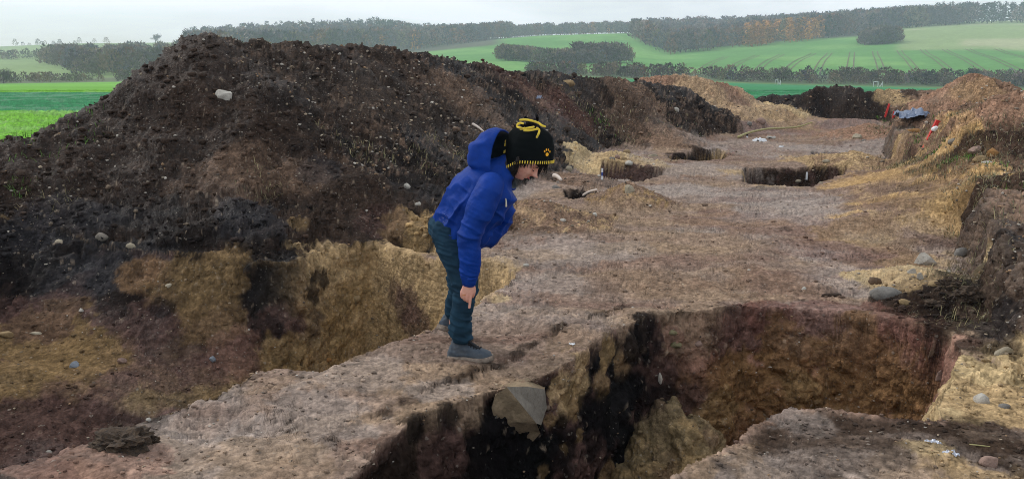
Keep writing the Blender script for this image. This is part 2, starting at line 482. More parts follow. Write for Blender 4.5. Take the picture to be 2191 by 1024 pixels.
# ------------------------------------------------------------------ soils: colour of the ground as it was dug, fine relief
K = 0.80
S = dict(
    floor=lin(143, 123, 109, K), floor_tan=lin(154, 131, 108, K), floor_grey=lin(155, 141, 131, K), floor_red=lin(122, 97, 85, K),
    dark=lin(33, 27, 24, K), darker=lin(21, 18, 17, K), darkbrown=lin(56, 44, 36, K), greybrown=lin(70, 59, 51, K), ochre_shade=lin(120, 98, 68, K),  # last one: ochre darkened to its shaded tone in the left pit
    loess=lin(180, 153, 114, K), loess_pale=lin(196, 172, 130, K), orange=lin(188, 154, 106, K), ochre=lin(152, 126, 88, K),
    red=lin(118, 84, 74, K), redpale=lin(160, 122, 106, K), maroon=lin(90, 69, 63, K), black=lin(23, 21, 22, K),
    brown=lin(130, 106, 88, K), pink=lin(158, 124, 102, K), olive=lin(134, 117, 88, K), rust=lin(138, 106, 72, K), slate=lin(50, 49, 52, K),
    wallgrey=lin(100, 84, 72, K), grass=lin(104, 150, 62, K), teal=lin(58, 132, 86, K), bright=lin(112, 176, 46, K), straw=lin(150, 138, 104, K))
X, Y, Z = GX.astype(np.float32), GY.astype(np.float32), GZ.astype(np.float32)
NZ = GN[..., 2].astype(np.float32)
flat = sst(.55, .9, NZ)
n1 = fbm(X, Y, Z, .55, 4, 101); n2 = fbm(X, Y, Z, 1.9, 4, 111); n3 = fbm(X, Y, Z, 6.5, 4, 121); n4 = fbm(X, Y, Z, 22, 3, 131)
streak = fbm(X * .28, Y * 1.5, Z, 2.2, 4, 141)
col = np.empty(X.shape + (3,), np.float32)
wet = np.zeros(X.shape, np.float32)
def lay(c, m):
    m = np.clip(m, 0, 1)[..., None]
    col[:] = col * (1 - m) + (S[c] if isinstance(c, str) else c).astype(np.float32) * m
def edge(m, a=.25, w=.09, n=None):
    """roughen the border of a mask with noise"""
    n = n2 * .6 + n3 * .4 if n is None else n
    return sst(.5 - w, .5 + w, m + n * a)
col[:] = S['floor']
lay('floor_tan', sst(.05, .5, streak) * .75)
lay('floor_grey', sst(.1, .55, n1 + .4 * n2) * .8)
lay('floor_red', sst(.15, .6, -streak + .3 * n2) * .6)
lay('brown', sst(.35, .8, n2 + .5 * n3) * .3)
wet += sst(.0, .5, n1 + .3 * n2) * .55
rough = .010 + .010 * sst(0, .6, n2)
clod = .010 + .018 * sst(.1, .7, n1 + .5 * n2)
G = GM
# terrace and heaps of dark topsoil
_tx = sst(-1.0, -1.5, X) * sst(.60, .25, sdf(TERR, X, Y)); darkm = np.maximum.reduce([G['terr'], _tx, G['dark'], G['arm'], G['nose'], G['end']])
lay('dark', edge(darkm)); lay('darker', edge(darkm) * sst(.0, .5, n2 + .4 * n3) * .7)
lay('darkbrown', edge(darkm) * sst(.0, .55, -n1 + .5 * n3) * .9)
sidem = sst(-.18, .18, X + 4.15 - np.clip(11.4 - Y, 0, 9) * 1.42 + .12 * n2)      # the long flank, washed and stony
heapm = np.maximum.reduce([G['dark'], G['nose'], G['arm']]) * sidem
lay('greybrown', edge(heapm) * sst(-.25, .6, n3 + .6 * n4 + .3 * n1) * .62)
lay('brown', edge(heapm) * sst(.3, .9, n3 + n4) * .4)
frontm = edge(np.maximum(G['arm'], G['terr'])) * sst(11.8, 10.5, Y)
lay('darkbrown', frontm * sst(-.1, .5, n2 + .3 * n3) * .65)
lay('slate', edge(G['terr']) * (1 - G['arm']) * sst(.3, .7, fbm(X * .6, Y * 2, Z, 1.3, 4, 155)) * .22)
wet = np.maximum(wet, darkm * .2); wet = np.maximum(wet, G['terr'] * (1 - G['arm']) * sst(.2, .6, fbm(X * .6, Y * 2, Z, 1.3, 4, 155)) * .45)
frontf = np.maximum.reduce([G['dark'], G['nose'], G['arm']]) * (1 - sidem)
lay('darkbrown', edge(frontf) * sst(-.35, .3, n1 + .4 * n2) * .75)
rough = np.maximum(rough, darkm * (.030 + .022 * sst(-.2, .6, n2)))
clod = np.maximum(clod, darkm * (.045 + .035 * sst(-.2, .6, n2)) * (1 - .45 * frontf))
# other heaps
lay('pink', edge(G['tanheap'])); lay('brown', edge(G['tanheap']) * sst(-.3, .4, n2 + n3 * .5) * .7); lay('loess', edge(G['tanheap']) * sst(.1, .5, n1) * .6); lay('darkbrown', edge(G['end']) * sst(-.4, .3, n2 + n3 * .5) * .75)
lay('brown', edge(G['bank'])); lay('darkbrown', edge(G['bank']) * sst(-.2, .4, n2 + .4 * n3) * .85)
lay('pink', edge(G['r2'])); lay('brown', edge(G['r2']) * sst(-.1, .5, n2) * .8); lay('loess', edge(G['r2']) * sst(.2, .7, n1) * .2)
lay('brown', edge(G['r1'])); lay('pink', edge(G['r1']) * sst(-.1, .5, n2) * .6); lay('darkbrown', edge(G['r1']) * sst(.1, .5, n3) * .7)
lay('loess', edge(G['r1']) * sst(.4, .8, fbm(X, Y, None, 1.1, 3, 161)) * .18)
hm = np.maximum.reduce([G['tanheap'], G['r1'], G['r2'], G['bank']])
rough = np.maximum(rough, hm * .028); clod = np.maximum(clod, hm * .042)
# bank face and slumped loess
face = sst(.85, .5, NZ) * sst(.25, -.05, G['sb']) * sst(-.7, -.2, G['sb'])
lay('wallgrey', face); lay('darkbrown', face * sst(-.1, .5, fbm(X * 1.5, Y * 1.5, Z * .25, 5, 3, 171)) * .75)
sm = edge(G['slump'], .35)
lay('brown', sm * .7); lay('orange', sm * sst(-.25, .25, n2 + .35 * n3 + .5 * sst(.6, -.6, G['sb']) - .25))
lay('loess', sm * sst(.1, .6, n3) * .5); lay('brown', sm * sst(.3, .7, fbm(X * 2, Y * .5, Z, 2.5, 3, 175)) * .7)
lay('wallgrey', edge(G['bank']) * sst(15.2, 16, Y) * sst(.8, .4, NZ) * .8)
# small mounds
for key, base, second in (('m_brown', 'brown', 'darkbrown'), ('m_tanbrown', 'brown', 'ochre'), ('m_rubble', 'brown', 'loess'), ('m_tan', 'loess', 'brown'),
                          ('m_pink', 'pink', 'brown'), ('m_loess', 'loess_pale', 'loess'), ('m_darkroot', 'dark', 'darkbrown')):
    if key in G:
        lay(base, edge(G[key]) * .9); lay(second, edge(G[key]) * sst(0, .5, n3 + .4 * n2) * .8)
        clod = np.maximum(clod, G[key] * .035); rough = np.maximum(rough, G[key] * .02)
lay('red', edge(G['ledge']) * (1 - hm) * (1 - darkm) * .6)
# the left pit: dark topsoil over maroon clay over loess
pl = edge(G['pitL'], .05, .3)
tL = G['pitL_t']
lay('ochre', pl); lay('loess', pl * sst(-.3, .4, n1 + .3 * n2 + .5 * sst(.5, .1, tL)) * .85); lay('rust', pl * sst(.2, .7, n2 + .3 * n3) * .35)
west = sst(-1.6, -2.3, X + .35 * n2); lay('darkbrown', pl * west * (.42 + .3 * sst(-.2, .4, n2)))  # west tan darkened with brown: the pit's shade put into the colour
topdark = west * sst(.62, .40, tL + .16 * n2 + .05 * n3)
lay('dark', pl * topdark); lay('darker', pl * topdark * sst(-.1, .4, n2) * .7); lay('maroon', pl * west * sst(.25, .45, tL) * sst(.75, .55, tL) * sst(-.1, .5, n2 + .3 * n3) * .8)
lay('maroon', pl * west * sst(.25, .5, fbm(X, Y, Z, 1.5, 3, 181) + .3 * n3) * .6)
lay('maroon', pl * sst(.86, .97, tL + .05 * n3)); lay('darkbrown', pl * west * sst(.93, 1.0, tL) * .8)
clod = np.where(G['pitL'] > .5, .006 + .030 * topdark + .05 * sst(.85, .98, tL), clod); rough = np.where(G['pitL'] > .5, .010 + .008 * sst(0, .5, n2), rough)
nearL = sst(.02, -.03, G['soL']) * sst(-.40, -.2, G['soL']) * sst(5.6, 5.0, Y)
lay('maroon', nearL * .7)
# the right pit: red clay and rust gravel behind, black fill on the balk side, pale loess sole
pr = edge(G['pitR'], .05, .3)
wallz = Z + .10 * n2 + .04 * n3
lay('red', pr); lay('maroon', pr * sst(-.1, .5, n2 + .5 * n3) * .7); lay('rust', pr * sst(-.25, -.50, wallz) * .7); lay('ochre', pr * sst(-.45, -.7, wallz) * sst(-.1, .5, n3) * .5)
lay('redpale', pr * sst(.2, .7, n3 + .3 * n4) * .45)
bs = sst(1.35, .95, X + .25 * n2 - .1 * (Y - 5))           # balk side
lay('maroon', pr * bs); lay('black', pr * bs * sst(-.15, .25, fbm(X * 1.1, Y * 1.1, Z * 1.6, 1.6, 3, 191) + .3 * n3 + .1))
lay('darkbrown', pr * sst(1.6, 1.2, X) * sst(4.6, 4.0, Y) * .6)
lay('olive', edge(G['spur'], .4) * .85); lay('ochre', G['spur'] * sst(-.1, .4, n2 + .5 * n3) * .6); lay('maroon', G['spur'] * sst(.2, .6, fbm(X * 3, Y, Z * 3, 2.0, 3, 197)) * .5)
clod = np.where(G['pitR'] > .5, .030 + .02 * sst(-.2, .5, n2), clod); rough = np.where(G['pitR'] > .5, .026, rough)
# far pits
for i, (a, b) in enumerate((('darkbrown', 'maroon'), ('dark', 'ochre'), ('maroon', 'darkbrown'), ('brown', 'red'), ('dark', 'darkbrown'), ('darkbrown', 'brown'),
                            ('dark', 'black'), ('darkbrown', 'dark'), ('black', 'ochre'), ('floor', 'red'))):
    m = G['far%d' % i]
    if i == 9: m = m * .4
    lay(a, m); lay(b, m * sst(0, .5, n3 + .4 * n2) * .8)
    clod = np.where(m > .5, np.minimum(clod, .02), clod)
# near block at the right
nb = sst(.02, .10, G['soR']) * sst(4.75, 4.55, Y) * sst(.6, .9, X) * (1 - G['bank'])
lay('wallgrey', nb * .8); lay('greybrown', nb * sst(-.1, .5, n2 + .4 * n3) * .6); lay('floor_grey', nb * sst(-.2, .5, streak + .3 * n3) * .7); lay('darkbrown', nb * sst(.3, .6, n2 - .2 * n1 + .2 * n3) * .5)
lay('floor_tan', nb * sst(.3, .7, fbm(X, Y, None, 2.6, 4, 195)) * .5)
clod = np.maximum(clod, nb * .022)
# patches seen in place: picture point, radius (m), soil, strength
PATCH = [
    # left heap and terrace
    (470, 260, .9, 'darkbrown', .7), (420, 160, .8, 'darkbrown', .5), (200, 330, 1.0, 'darkbrown', .5), (640, 140, 1.5, 'greybrown', .5), (900, 200, 1.4, 'greybrown', .5),
    (1010, 215, .9, 'brown', .5), (1145, 205, .5, 'brown', .5), (1200, 235, .9, 'red', .4), (1120, 180, 1.1, 'red', .3), (1300, 215, 1.2, 'darkbrown', .5),
    (880, 465, .32, 'ochre', .8), (885, 500, .22, 'ochre', .7), (820, 480, .3, 'maroon', .5), (540, 375, .5, 'brown', .35), (480, 395, .5, 'brown', .3), (640, 375, .3, 'brown', .4),
    (500, 450, .40, 'slate', .55), (560, 480, .35, 'slate', .5), (150, 470, .45, 'slate', .5), (60, 500, .3, 'slate', .45), (250, 560, .4, 'slate', .5), (150, 600, .4, 'slate', .45), (680, 360, .25, 'slate', .5),
    (640, 475, .12, 'ochre', .4), (490, 560, .25, 'ochre_shade', .6), (460, 600, .30, 'ochre_shade', .7), (300, 590, .2, 'rust', .5), (540, 520, .12, 'dark', .8), (600, 545, .09, 'dark', .7),
    # left pit
    (700, 560, .4, 'loess', .8), (850, 560, .4, 'loess', .9), (980, 585, .35, 'loess', .9), (1060, 570, .3, 'loess', .8), (1070, 600, .25, 'loess', .7), (1075, 645, .15, 'loess_pale', .7), (1040, 640, .16, 'loess', .6),
    (690, 598, .13, 'dark', .85), (670, 625, .12, 'dark', .8), (600, 700, .22, 'maroon', .9), (570, 720, .2, 'black', .6), (640, 690, .12, 'maroon', .8), (870, 650, .2, 'maroon', .7), (890, 690, .2, 'maroon', .7), (845, 625, .15, 'maroon', .6), (920, 640, .15, 'loess', .6),
    (100, 740, .5, 'ochre_shade', .9), (20, 790, .4, 'ochre_shade', .9), (200, 770, .4, 'ochre_shade', .8), (250, 820, .2, 'maroon', .6), (330, 700, .35, 'maroon', .6), (380, 760, .25, 'wallgrey', .5), (100, 680, .3, 'maroon', .6), (330, 800, .3, 'maroon', .7), (470, 700, .25, 'maroon', .5),
    (440, 680, .3, 'ochre_shade', .6), (400, 620, .3, 'ochre_shade', .5), (350, 660, .12, 'black', .7), (430, 790, .25, 'maroon', .7), (500, 760, .25, 'redpale', .35), (620, 780, .3, 'ochre', .7), (760, 680, .35, 'ochre', .9), (730, 740, .3, 'ochre', .8), (800, 700, .2, 'loess', .5),
    (100, 930, .6, 'maroon', .6), (200, 960, .5, 'darkbrown', .6), (40, 1000, .4, 'darkbrown', .6),
    # balk surface
    (1240, 720, .28, 'floor_tan', .5), (1180, 770, .2, 'floor_tan', .4), (1330, 690, .25, 'floor_tan', .5), (1000, 850, .18, 'floor_tan', .6), (1090, 810, .1, 'floor_tan', .5), (900, 890, .15, 'floor_tan', .7), (950, 830, .2, 'floor_grey', .6),
    (640, 900, .4, 'floor_grey', .6), (450, 960, .4, 'floor_grey', .6), (560, 960, .25, 'floor_tan', .6), (330, 985, .3, 'floor_tan', .4), (200, 985, .3, 'redpale', .5), (600, 1010, .25, 'floor_tan', .5), (780, 800, .3, 'floor_grey', .5),
    (1130, 740, .07, 'dark', .7), (1060, 780, .06, 'dark', .6), (1110, 757, .05, 'dark', .7), (870, 860, .06, 'darkbrown', .7), (820, 880, .05, 'darkbrown', .7), (930, 815, .05, 'darkbrown', .5),
    # trench floor
    (1200, 540, .8, 'floor_grey', .6), (1150, 600, .4, 'floor_grey', .5), (1330, 450, .6, 'floor_tan', .5), (1500, 520, .9, 'floor_tan', .45), (1650, 480, 1.0, 'red', .3), (1800, 540, .8, 'red', .3), (1480, 360, 1.2, 'floor_grey', .6), (1600, 320, 1.5, 'floor_grey', .5),
    (1830, 500, .5, 'ochre', .4), (1900, 520, .4, 'loess', .4), (1600, 600, .5, 'brown', .5), (1400, 600, .5, 'brown', .4), (1750, 690, .35, 'floor_grey', .6), (1480, 690, .3, 'floor_tan', .6), (1700, 610, .5, 'floor_red', .5), (1330, 500, .12, 'darkbrown', .6), (1680, 490, .10, 'dark', .5),
    (1660, 400, .4, 'loess', .5), (1590, 375, .35, 'loess', .8), (1640, 405, .3, 'slate', .5), (1540, 340, .25, 'loess', .6), (1430, 343, .25, 'loess', .4), (1400, 350, .35, 'loess', .5), (1340, 348, .4, 'loess', .7), (1300, 330, .35, 'loess', .6), (1275, 375, .2, 'ochre', .7), (1350, 373, .25, 'maroon', .95), (1310, 373, .2, 'maroon', .95), (1395, 371, .22, 'maroon', .9), (1500, 330, .3, 'darkbrown', .9), (1455, 332, .25, 'dark', .9),
    (1130, 545, .3, 'floor_tan', .5), (1150, 455, .5, 'brown', .5), (1120, 490, .3, 'wallgrey', .4),
    # right pit walls
    (1250, 790, .16, 'loess', .8), (1200, 830, .14, 'loess', .75), (1300, 750, .14, 'ochre', .8), (1230, 860, .12, 'ochre', .7), (1210, 880, .08, 'loess', .5), (1330, 780, .12, 'ochre', .5), (1290, 820, .1, 'ochre', .5),
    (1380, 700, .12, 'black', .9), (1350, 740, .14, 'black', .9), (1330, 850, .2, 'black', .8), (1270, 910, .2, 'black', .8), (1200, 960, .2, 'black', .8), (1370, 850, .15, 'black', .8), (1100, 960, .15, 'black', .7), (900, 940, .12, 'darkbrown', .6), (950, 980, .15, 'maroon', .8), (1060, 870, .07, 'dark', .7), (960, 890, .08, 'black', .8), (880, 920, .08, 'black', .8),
    (1160, 1010, .05, 'ochre', .5), (1215, 960, .04, 'ochre', .5), (1240, 930, .04, 'ochre', .5), (1300, 1015, .1, 'ochre', .5), (1180, 900, .06, 'ochre', .5),
    (1420, 800, .12, 'maroon', .8), (1500, 720, .2, 'brown', .6), (1440, 720, .10, 'redpale', .5), (1480, 770, .12, 'redpale', .35), (1590, 720, .25, 'maroon', .7), (1650, 680, .2, 'red', .8), (1800, 700, .4, 'red', .7), (1950, 700, .2, 'red', .7), (1700, 800, .4, 'rust', .7), (1850, 800, .4, 'rust', .7), (1600, 820, .3, 'rust', .8), (1480, 850, .15, 'maroon', .8), (1420, 850, .12, 'black', .8), (1540, 880, .2, 'ochre', .6), (1720, 830, .2, 'ochre', .5),
    (1430, 930, .16, 'olive', .6), (1400, 980, .2, 'olive', .6), (1480, 940, .12, 'olive', .5),
    (2030, 790, .18, 'redpale', .8), (2050, 730, .12, 'redpale', .7), (2020, 850, .15, 'redpale', .7),
    # right bank
    (2100, 820, .4, 'loess_pale', .95), (2170, 800, .3, 'loess_pale', .9), (2060, 870, .25, 'loess_pale', .9), (2150, 870, .35, 'loess', .9), (2185, 760, .2, 'loess_pale', .8),
    (2060, 600, .25, 'dark', .8), (2080, 640, .2, 'dark', .9), (2000, 640, .25, 'dark', .7), (1960, 660, .2, 'darkbrown', .7), (2080, 690, .3, 'dark', .8), (2110, 740, .2, 'darkbrown', .8), (1930, 600, .3, 'loess', .6), (1990, 560, .3, 'loess', .7), (1950, 570, .25, 'loess', .7), (2040, 545, .2, 'loess', .5), (1990, 520, .4, 'maroon', .5), (1900, 560, .5, 'floor_red', .5),
    (2120, 600, .3, 'wallgrey', .6), (2160, 520, .3, 'wallgrey', .6), (2150, 700, .2, 'slate', .35), (1930, 370, .5, 'orange', .6), (2050, 360, .5, 'orange', .8), (1850, 380, .6, 'orange', .6), (1800, 395, .4, 'orange', .6), (2050, 450, .4, 'orange', .7), (1990, 420, .5, 'ochre', .5), (2070, 410, .25, 'orange', .9), (2000, 480, .3, 'loess', .5), (1980, 350, .3, 'wallgrey', .5), (1900, 430, .5, 'brown', .5), (1950, 400, .25, 'greybrown', .5),
    (2000, 265, .5, 'pink', .4), (1950, 285, .5, 'brown', .5), (2120, 235, .8, 'pink', .5), (2100, 320, .7, 'darkbrown', .7), (2150, 300, .6, 'darkbrown', .6), (2100, 190, .6, 'ochre', .5), (1900, 205, .6, 'loess', .7), (1925, 215, .4, 'loess', .7), (1680, 250, 1.2, 'loess', .5), (2120, 380, .5, 'darkbrown', .6),
    (1990, 330, .6, 'brown', .6), (1930, 325, .6, 'brown', .6), (2040, 335, .6, 'darkbrown', .5), (2080, 350, .5, 'brown', .5),
    # near block
    (2040, 985, .16, 'loess', .5), (2000, 960, .15, 'loess_pale', .5), (2100, 1015, .25, 'loess', .6), (1950, 1010, .2, 'floor_tan', .4), (1500, 1010, .1, 'floor_tan', .6), (1570, 950, .1, 'floor_tan', .4), (1640, 960, .10, 'darkbrown', .5), (1720, 1000, .12, 'darkbrown', .5), (1950, 905, .2, 'darkbrown', .6), (2100, 930, .25, 'darkbrown', .7), (2150, 980, .25, 'darkbrown', .7), (1700, 900, .25, 'floor_grey', .5), (1800, 960, .3, 'greybrown', .5), (1650, 1010, .2, 'floor_grey', .4),
]
_ph = hits([(p[0], p[1]) for p in PATCH])
_wn = (n2 * .45 + n3 * .35 + n4 * .2)
for (hx, hy, hz), (_, _, r, c, st_) in zip(_ph, PATCH):
    m = (np.abs(X - hx) < r * 2) & (np.abs(Y - hy) < r * 2)
    if not m.any(): continue
    d = np.sqrt((X[m] - hx) ** 2 + (Y[m] - hy) ** 2 + ((Z[m] - hz) * 1.1) ** 2) / r
    a = (sst(1.10, .80, d + _wn[m] * .85) * st_)[:, None]
    col[m] = col[m] * (1 - a) + S[c].astype(np.float32) * a
    if c in ('slate', 'floor_grey'): wet[m] = np.maximum(wet[m], a[:, 0] * .55)
# the fields beyond the site: strips of winter corn
fm = edge(G['field'], .25)
lay('bright', fm); lay('teal', fm * sst(26.5, 27.5, Y) * sst(54, 52, Y) ); lay('teal', fm * sst(6, 9, X)); lay('grass', fm * sst(-.2, .6, n2) * .3 * sst(30, 20, Y))
rough = np.where(G['field'] > .5, .03, rough); clod = np.where(G['field'] > .5, .02, clod)
# line of dark trodden crumbs along the balk
_rl = np.array([at(a, b) for a, b in ((700, 940), (800, 885), (870, 858), (950, 815), (1040, 783), (1110, 757), (1160, 728), (1250, 690), (1330, 655))])
_rd = np.full(X.shape, 9., np.float32)
for (ax_, ay_), (bx_, by_) in zip(_rl[:-1], _rl[1:]):
    ex_, ey_ = bx_ - ax_, by_ - ay_; t_ = np.clip(((X - ax_) * ex_ + (Y - ay_) * ey_) / (ex_ * ex_ + ey_ * ey_), 0, 1)
    _rd = np.minimum(_rd, np.hypot(X - ax_ - ex_ * t_, Y - ay_ - ey_ * t_))
trod = sst(.075, .015, _rd + .05 * n3 + .03 * n2) * sst(-.35, .15, n2 + .3 * n3) * (1 - G['pitR'])
lay('darkbrown', trod * .85); clod = np.maximum(clod, trod * .05)
# grain of the soil
col *= (1 + .16 * n3 + .16 * n4)[..., None]
col = np.clip(col, .006, .8)

# crumbs and broken faces: cells of uneven size
def wor(x, y, z, sc, seed):
    x, y, z = x * sc - .5, y * sc - .5, z * sc - .5
    ix, iy, iz = np.floor(x).astype(np.int32), np.floor(y).astype(np.int32), np.floor(z).astype(np.int32)
    best = np.full(x.shape, 9., np.float32); rid = np.zeros(x.shape, np.float32)
    for dx in (0, 1):
        for dy in (0, 1):
            for dz in (0, 1):
                jx, jy, jz = ix + dx, iy + dy, iz + dz
                r0 = _h(jx, jy, jz, seed)
                ex = jx + .5 + (r0 - .5) * .8 - .5 - x + .0; ey = jy + .5 + ((r0 * 57.3) % 1 - .5) * .8 - .5 - y; ez = jz + .5 + ((r0 * 131.7) % 1 - .5) * .8 - .5 - z
                d = ex * ex + ey * ey + ez * ez
                m_ = d < best; best = np.where(m_, d, best); rid = np.where(m_, (r0 * 911.3) % 1, rid)
    return np.sqrt(best), rid
wX, wY, wZ = X + .05 * vn(X * 7, Y * 7, Z * 7, 241), Y + .05 * vn(X * 7, Y * 7, Z * 7, 242), Z + .05 * vn(X * 7, Y * 7, Z * 7, 243)
Fa, Ra = wor(wX, wY, wZ * 1.3, 8.5, 251); Fb, Rb = wor(wX, wY, wZ, 21, 252); Fc, Rc = wor(wX + .01 * n4, wY, wZ, 47, 253)
near_k = sst(26, 8, Y)
wall = sst(.75, .35, NZ) * np.maximum(G['pitR'] * .62, np.maximum(G['pitL'] * .16, face * .25))
gravel = sst(.02, .10, G['soR']) * sst(4.45, 4.6, Y) * sst(2.35, 2.5, X) * (1 - G['bank']) * sst(5.6, 5.3, Y)
loose = np.clip(np.maximum.reduce([darkm * (1 - .5 * frontf), gravel, hm * (1 - .8 * face)]) + sst(.15, .6, n2 + .3 * n1) * .35, 0, 1)
col *= (1 + (.34 * (Ra - .5) * np.maximum(wall, loose * .7) + (.16 + .2 * np.maximum(loose, wall)) * (Rb - .5) + .18 * (Rc - .5) * near_k))[..., None]
pale_bit = ((Rb > .93) & (Fb < .34)).astype(np.float32) * .55 * np.clip(.35 + loose + wall, 0, 1)
col[:] = col * (1 - pale_bit[..., None]) + (col * .4 + lin(170, 152, 130, .55).astype(np.float32)) * pale_bit[..., None]
# fine relief along the normals
bill = .55 * np.abs(vn(X * 6.5, Y * 6.5, Z * 6.5, 201)) + .45 * np.abs(vn(X * 13, Y * 13, Z * 13, 202)) + .30 * np.abs(vn(X * 27, Y * 27, Z * 27, 203)) - .5
groove = face * fbm(X * 1.6, Y * 1.6, Z * .22, 6, 3, 211) * .05
ruts = .020 * fbm(X * .35, Y * 1.3, None, 3.0, 3, 221) * flat * (1 - darkm)
patchy = sst(-.15, .45, n2 + .4 * n3)
disp = rough * fbm(X, Y, Z, 3.2, 4, 231) * 1.3 + clod * bill * 1.1 + groove + ruts
disp += wall * (.040 * (Ra - .5) + .045 * (.45 - Fa) + .020 * (Rb - .5) + .022 * (.45 - Fb))
disp += loose * (.035 * (Ra - .5) + .055 * (.45 - Fa) * (.4 + patchy) + .030 * np.clip(.5 - Fb, 0, 1) * (Rb > .3))
disp += (1 - loose) * (1 - wall) * patchy * (.020 * np.clip(.46 - Fb, 0, 1) * (Rb > .45) * 2 - .008 * (Rb < .12))
disp += trod * (.03 * np.clip(.5 - Fb, 0, 1) + .010 - .02 * (Rb < .4))
disp *= 1 - .45 * nb
disp += near_k * (.008 * np.clip(.5 - Fc, 0, 1) * (Rc > .35) * (.3 + patchy) - .004 * (Rc < .1))
far_soft = sst(45, 25, Y)
disp *= .35 + .65 * far_soft
PX = X + GN[..., 0] * disp; PY = Y + GN[..., 1] * disp; PZ = Z + GN[..., 2] * disp

# ------------------------------------------------------------------ soil material
def soil_material(name, pebbles=0.5, grain=1.0, speck=.2):
    t = NT(name); p0 = t.pos()
    at_ = t.add('ShaderNodeAttribute'); at_.attribute_name = 'soil'
    we = t.add('ShaderNodeAttribute'); we.attribute_name = 'wet'
    nz = t.add('ShaderNodeTexNoise'); nz.inputs['Scale'].default_value = 24; nz.inputs['Detail'].default_value = 3; t.l.new(p0, nz.inputs['Vector'])
    sc_ = t.add('ShaderNodeVectorMath'); sc_.operation = 'MULTIPLY_ADD'; t.l.new(nz.outputs['Color'], sc_.inputs[0]); sc_.inputs[1].default_value = (.03, .03, .03); t.l.new(p0, sc_.inputs[2])
    p = sc_.outputs[0]
    def cells(scale):
        v = t.add('ShaderNodeTexVoronoi'); v.inputs['Scale'].default_value = scale; v.inputs['Randomness'].default_value = 1; t.l.new(p, v.inputs['Vector'])
        sp = t.add('ShaderNodeSeparateColor'); t.l.new(v.outputs['Color'], sp.inputs[0]); return v.outputs['Distance'], sp.outputs
    d1, c1 = cells(48); d3, c3 = cells(22)
    f1 = t.noise(p0, 22, 3, 0.6); f3 = t.noise(p0, 7, 4, 0.6)
    k = t.maprange(c1[0], 0, 1, 1 - speck, 1 + speck)
    k = t.math('MULTIPLY', k, t.maprange(f1, .36, .64, .78, 1.22)); k = t.math('MULTIPLY', k, t.maprange(f3, .36, .64, .80, 1.20))
    k = t.math('MULTIPLY', k, t.maprange(c3[0], 0, 1, 1 - speck * .8, 1 + speck * .8))
    vm = t.add('ShaderNodeVectorMath'); vm.operation = 'SCALE'
    t.l.new(at_.outputs['Color'], vm.inputs[0]); t.l.new(k, vm.inputs['Scale'])
    colr = vm.outputs[0]
    # a few stone chips among the crumbs
    for (d_, c_), thr, am in (((d1, c1), .34, .75), ((d3, c3), .26, .7)):
        m = t.math('MULTIPLY', t.math('MULTIPLY', t.math('GREATER_THAN', c_[1], 1 - pebbles * .13), t.math('LESS_THAN', d_, thr)), am)
        vs = t.add('ShaderNodeVectorMath'); vs.operation = 'SCALE'; t.l.new(t.mix(.55, (.34, .30, .25), colr), vs.inputs[0]); t.l.new(t.maprange(c_[2], 0, 1, .4, 1.25), vs.inputs['Scale'])
        colr = t.mix(m, colr, vs.outputs[0])
    t.l.new(colr, t.b.inputs['Base Color'])
    t.l.new(t.maprange(we.outputs['Fac'], 0, 1, 1.0, .45), t.b.inputs['Roughness'])
    t.l.new(t.maprange(we.outputs['Fac'], 0, 1, .03, .30), t.b.inputs['Specular IOR Level'])
    h = t.math('ADD', t.math('MULTIPLY', d1, -.5), t.math('MULTIPLY', f1, .8)); h = t.math('ADD', h, t.math('MULTIPLY', d3, -1.3))
    t.l.new(t.bump(h, .75 * grain, .018), t.b.inputs['Normal'])
    return t.m
MAT_SOIL = soil_material('soil', .45, .85, .17)
MAT_HEAPSOIL = soil_material('stony_soil', .8, 1.0, .27)

# ------------------------------------------------------------------ split the ground into its pieces
ids = np.zeros(X.shape, np.int8)                                   # 0 trench floor with its pits
ids[G['terr'] > .5] = 8
ids[G['bank'] > .5] = 6
for k, v in (('dark', 1), ('arm', 1), ('nose', 1), ('tanheap', 2), ('end', 3), ('r2', 5), ('r1', 4)):
    ids[G[k] > .5] = v
ids[(G['field'] > .5) & (np.maximum.reduce([G['dark'], G['arm'], G['tanheap'], G['end'], G['r1'], G['r2']]) < .5)] = 7
for k, v in (('m_brown', 11), ('m_tanbrown', 12), ('m_rubble', 13), ('m_tan', 14), ('m_pink', 15), ('m_loess', 16), ('m_darkroot', 17)):
    ids[(G[k] > .75) & (ids == 0)] = v
ids[(G['pitL'] > .5) & (ids != 1)] = 0
vid = np.arange(C_ * R_).reshape(C_, R_)
quads = np.stack([vid[:-1, :-1], vid[1:, :-1], vid[1:, 1:], vid[:-1, 1:]], -1).reshape(-1, 4)
fid = ids[:-1, :-1].ravel()
VV = np.stack([PX, PY, PZ], -1).reshape(-1, 3); CC = col.reshape(-1, 3); WW = wet.ravel()
def carve(name, sel, mat):
    fq = quads[sel]
    u, inv = np.unique(fq.ravel(), return_inverse=True)
    return mesh_np(name, VV[u], inv.reshape(-1, 4), mat, col=CC[u], extra={'wet': WW[u]})
fx_ = PX[:-1, :-1].ravel()
tag(carve('trench_ground', fid == 0, MAT_SOIL), 'cleaned brown trench floor with two deep pits and a balk between', kind='structure')
tag(carve('topsoil_terrace', fid == 8, MAT_SOIL), 'wet dark topsoil ledge below the large dark heap', kind='structure')
tag(carve('trench_bank', fid == 6, MAT_SOIL), 'right hand bank of the trench with a grey cut face', kind='structure')
tag(carve('near_field', fid == 7, MAT_SOIL), 'green strips of winter corn beside the dig', kind='structure')
tag(carve('spoil_heap', fid == 1, MAT_HEAPSOIL), 'long dark stony spoil heap behind the stooping person', 'spoil heap')
tag(carve('spoil_heap', fid == 2, MAT_HEAPSOIL), 'tan spoil heap past the far end of the long dark heap', 'spoil heap')
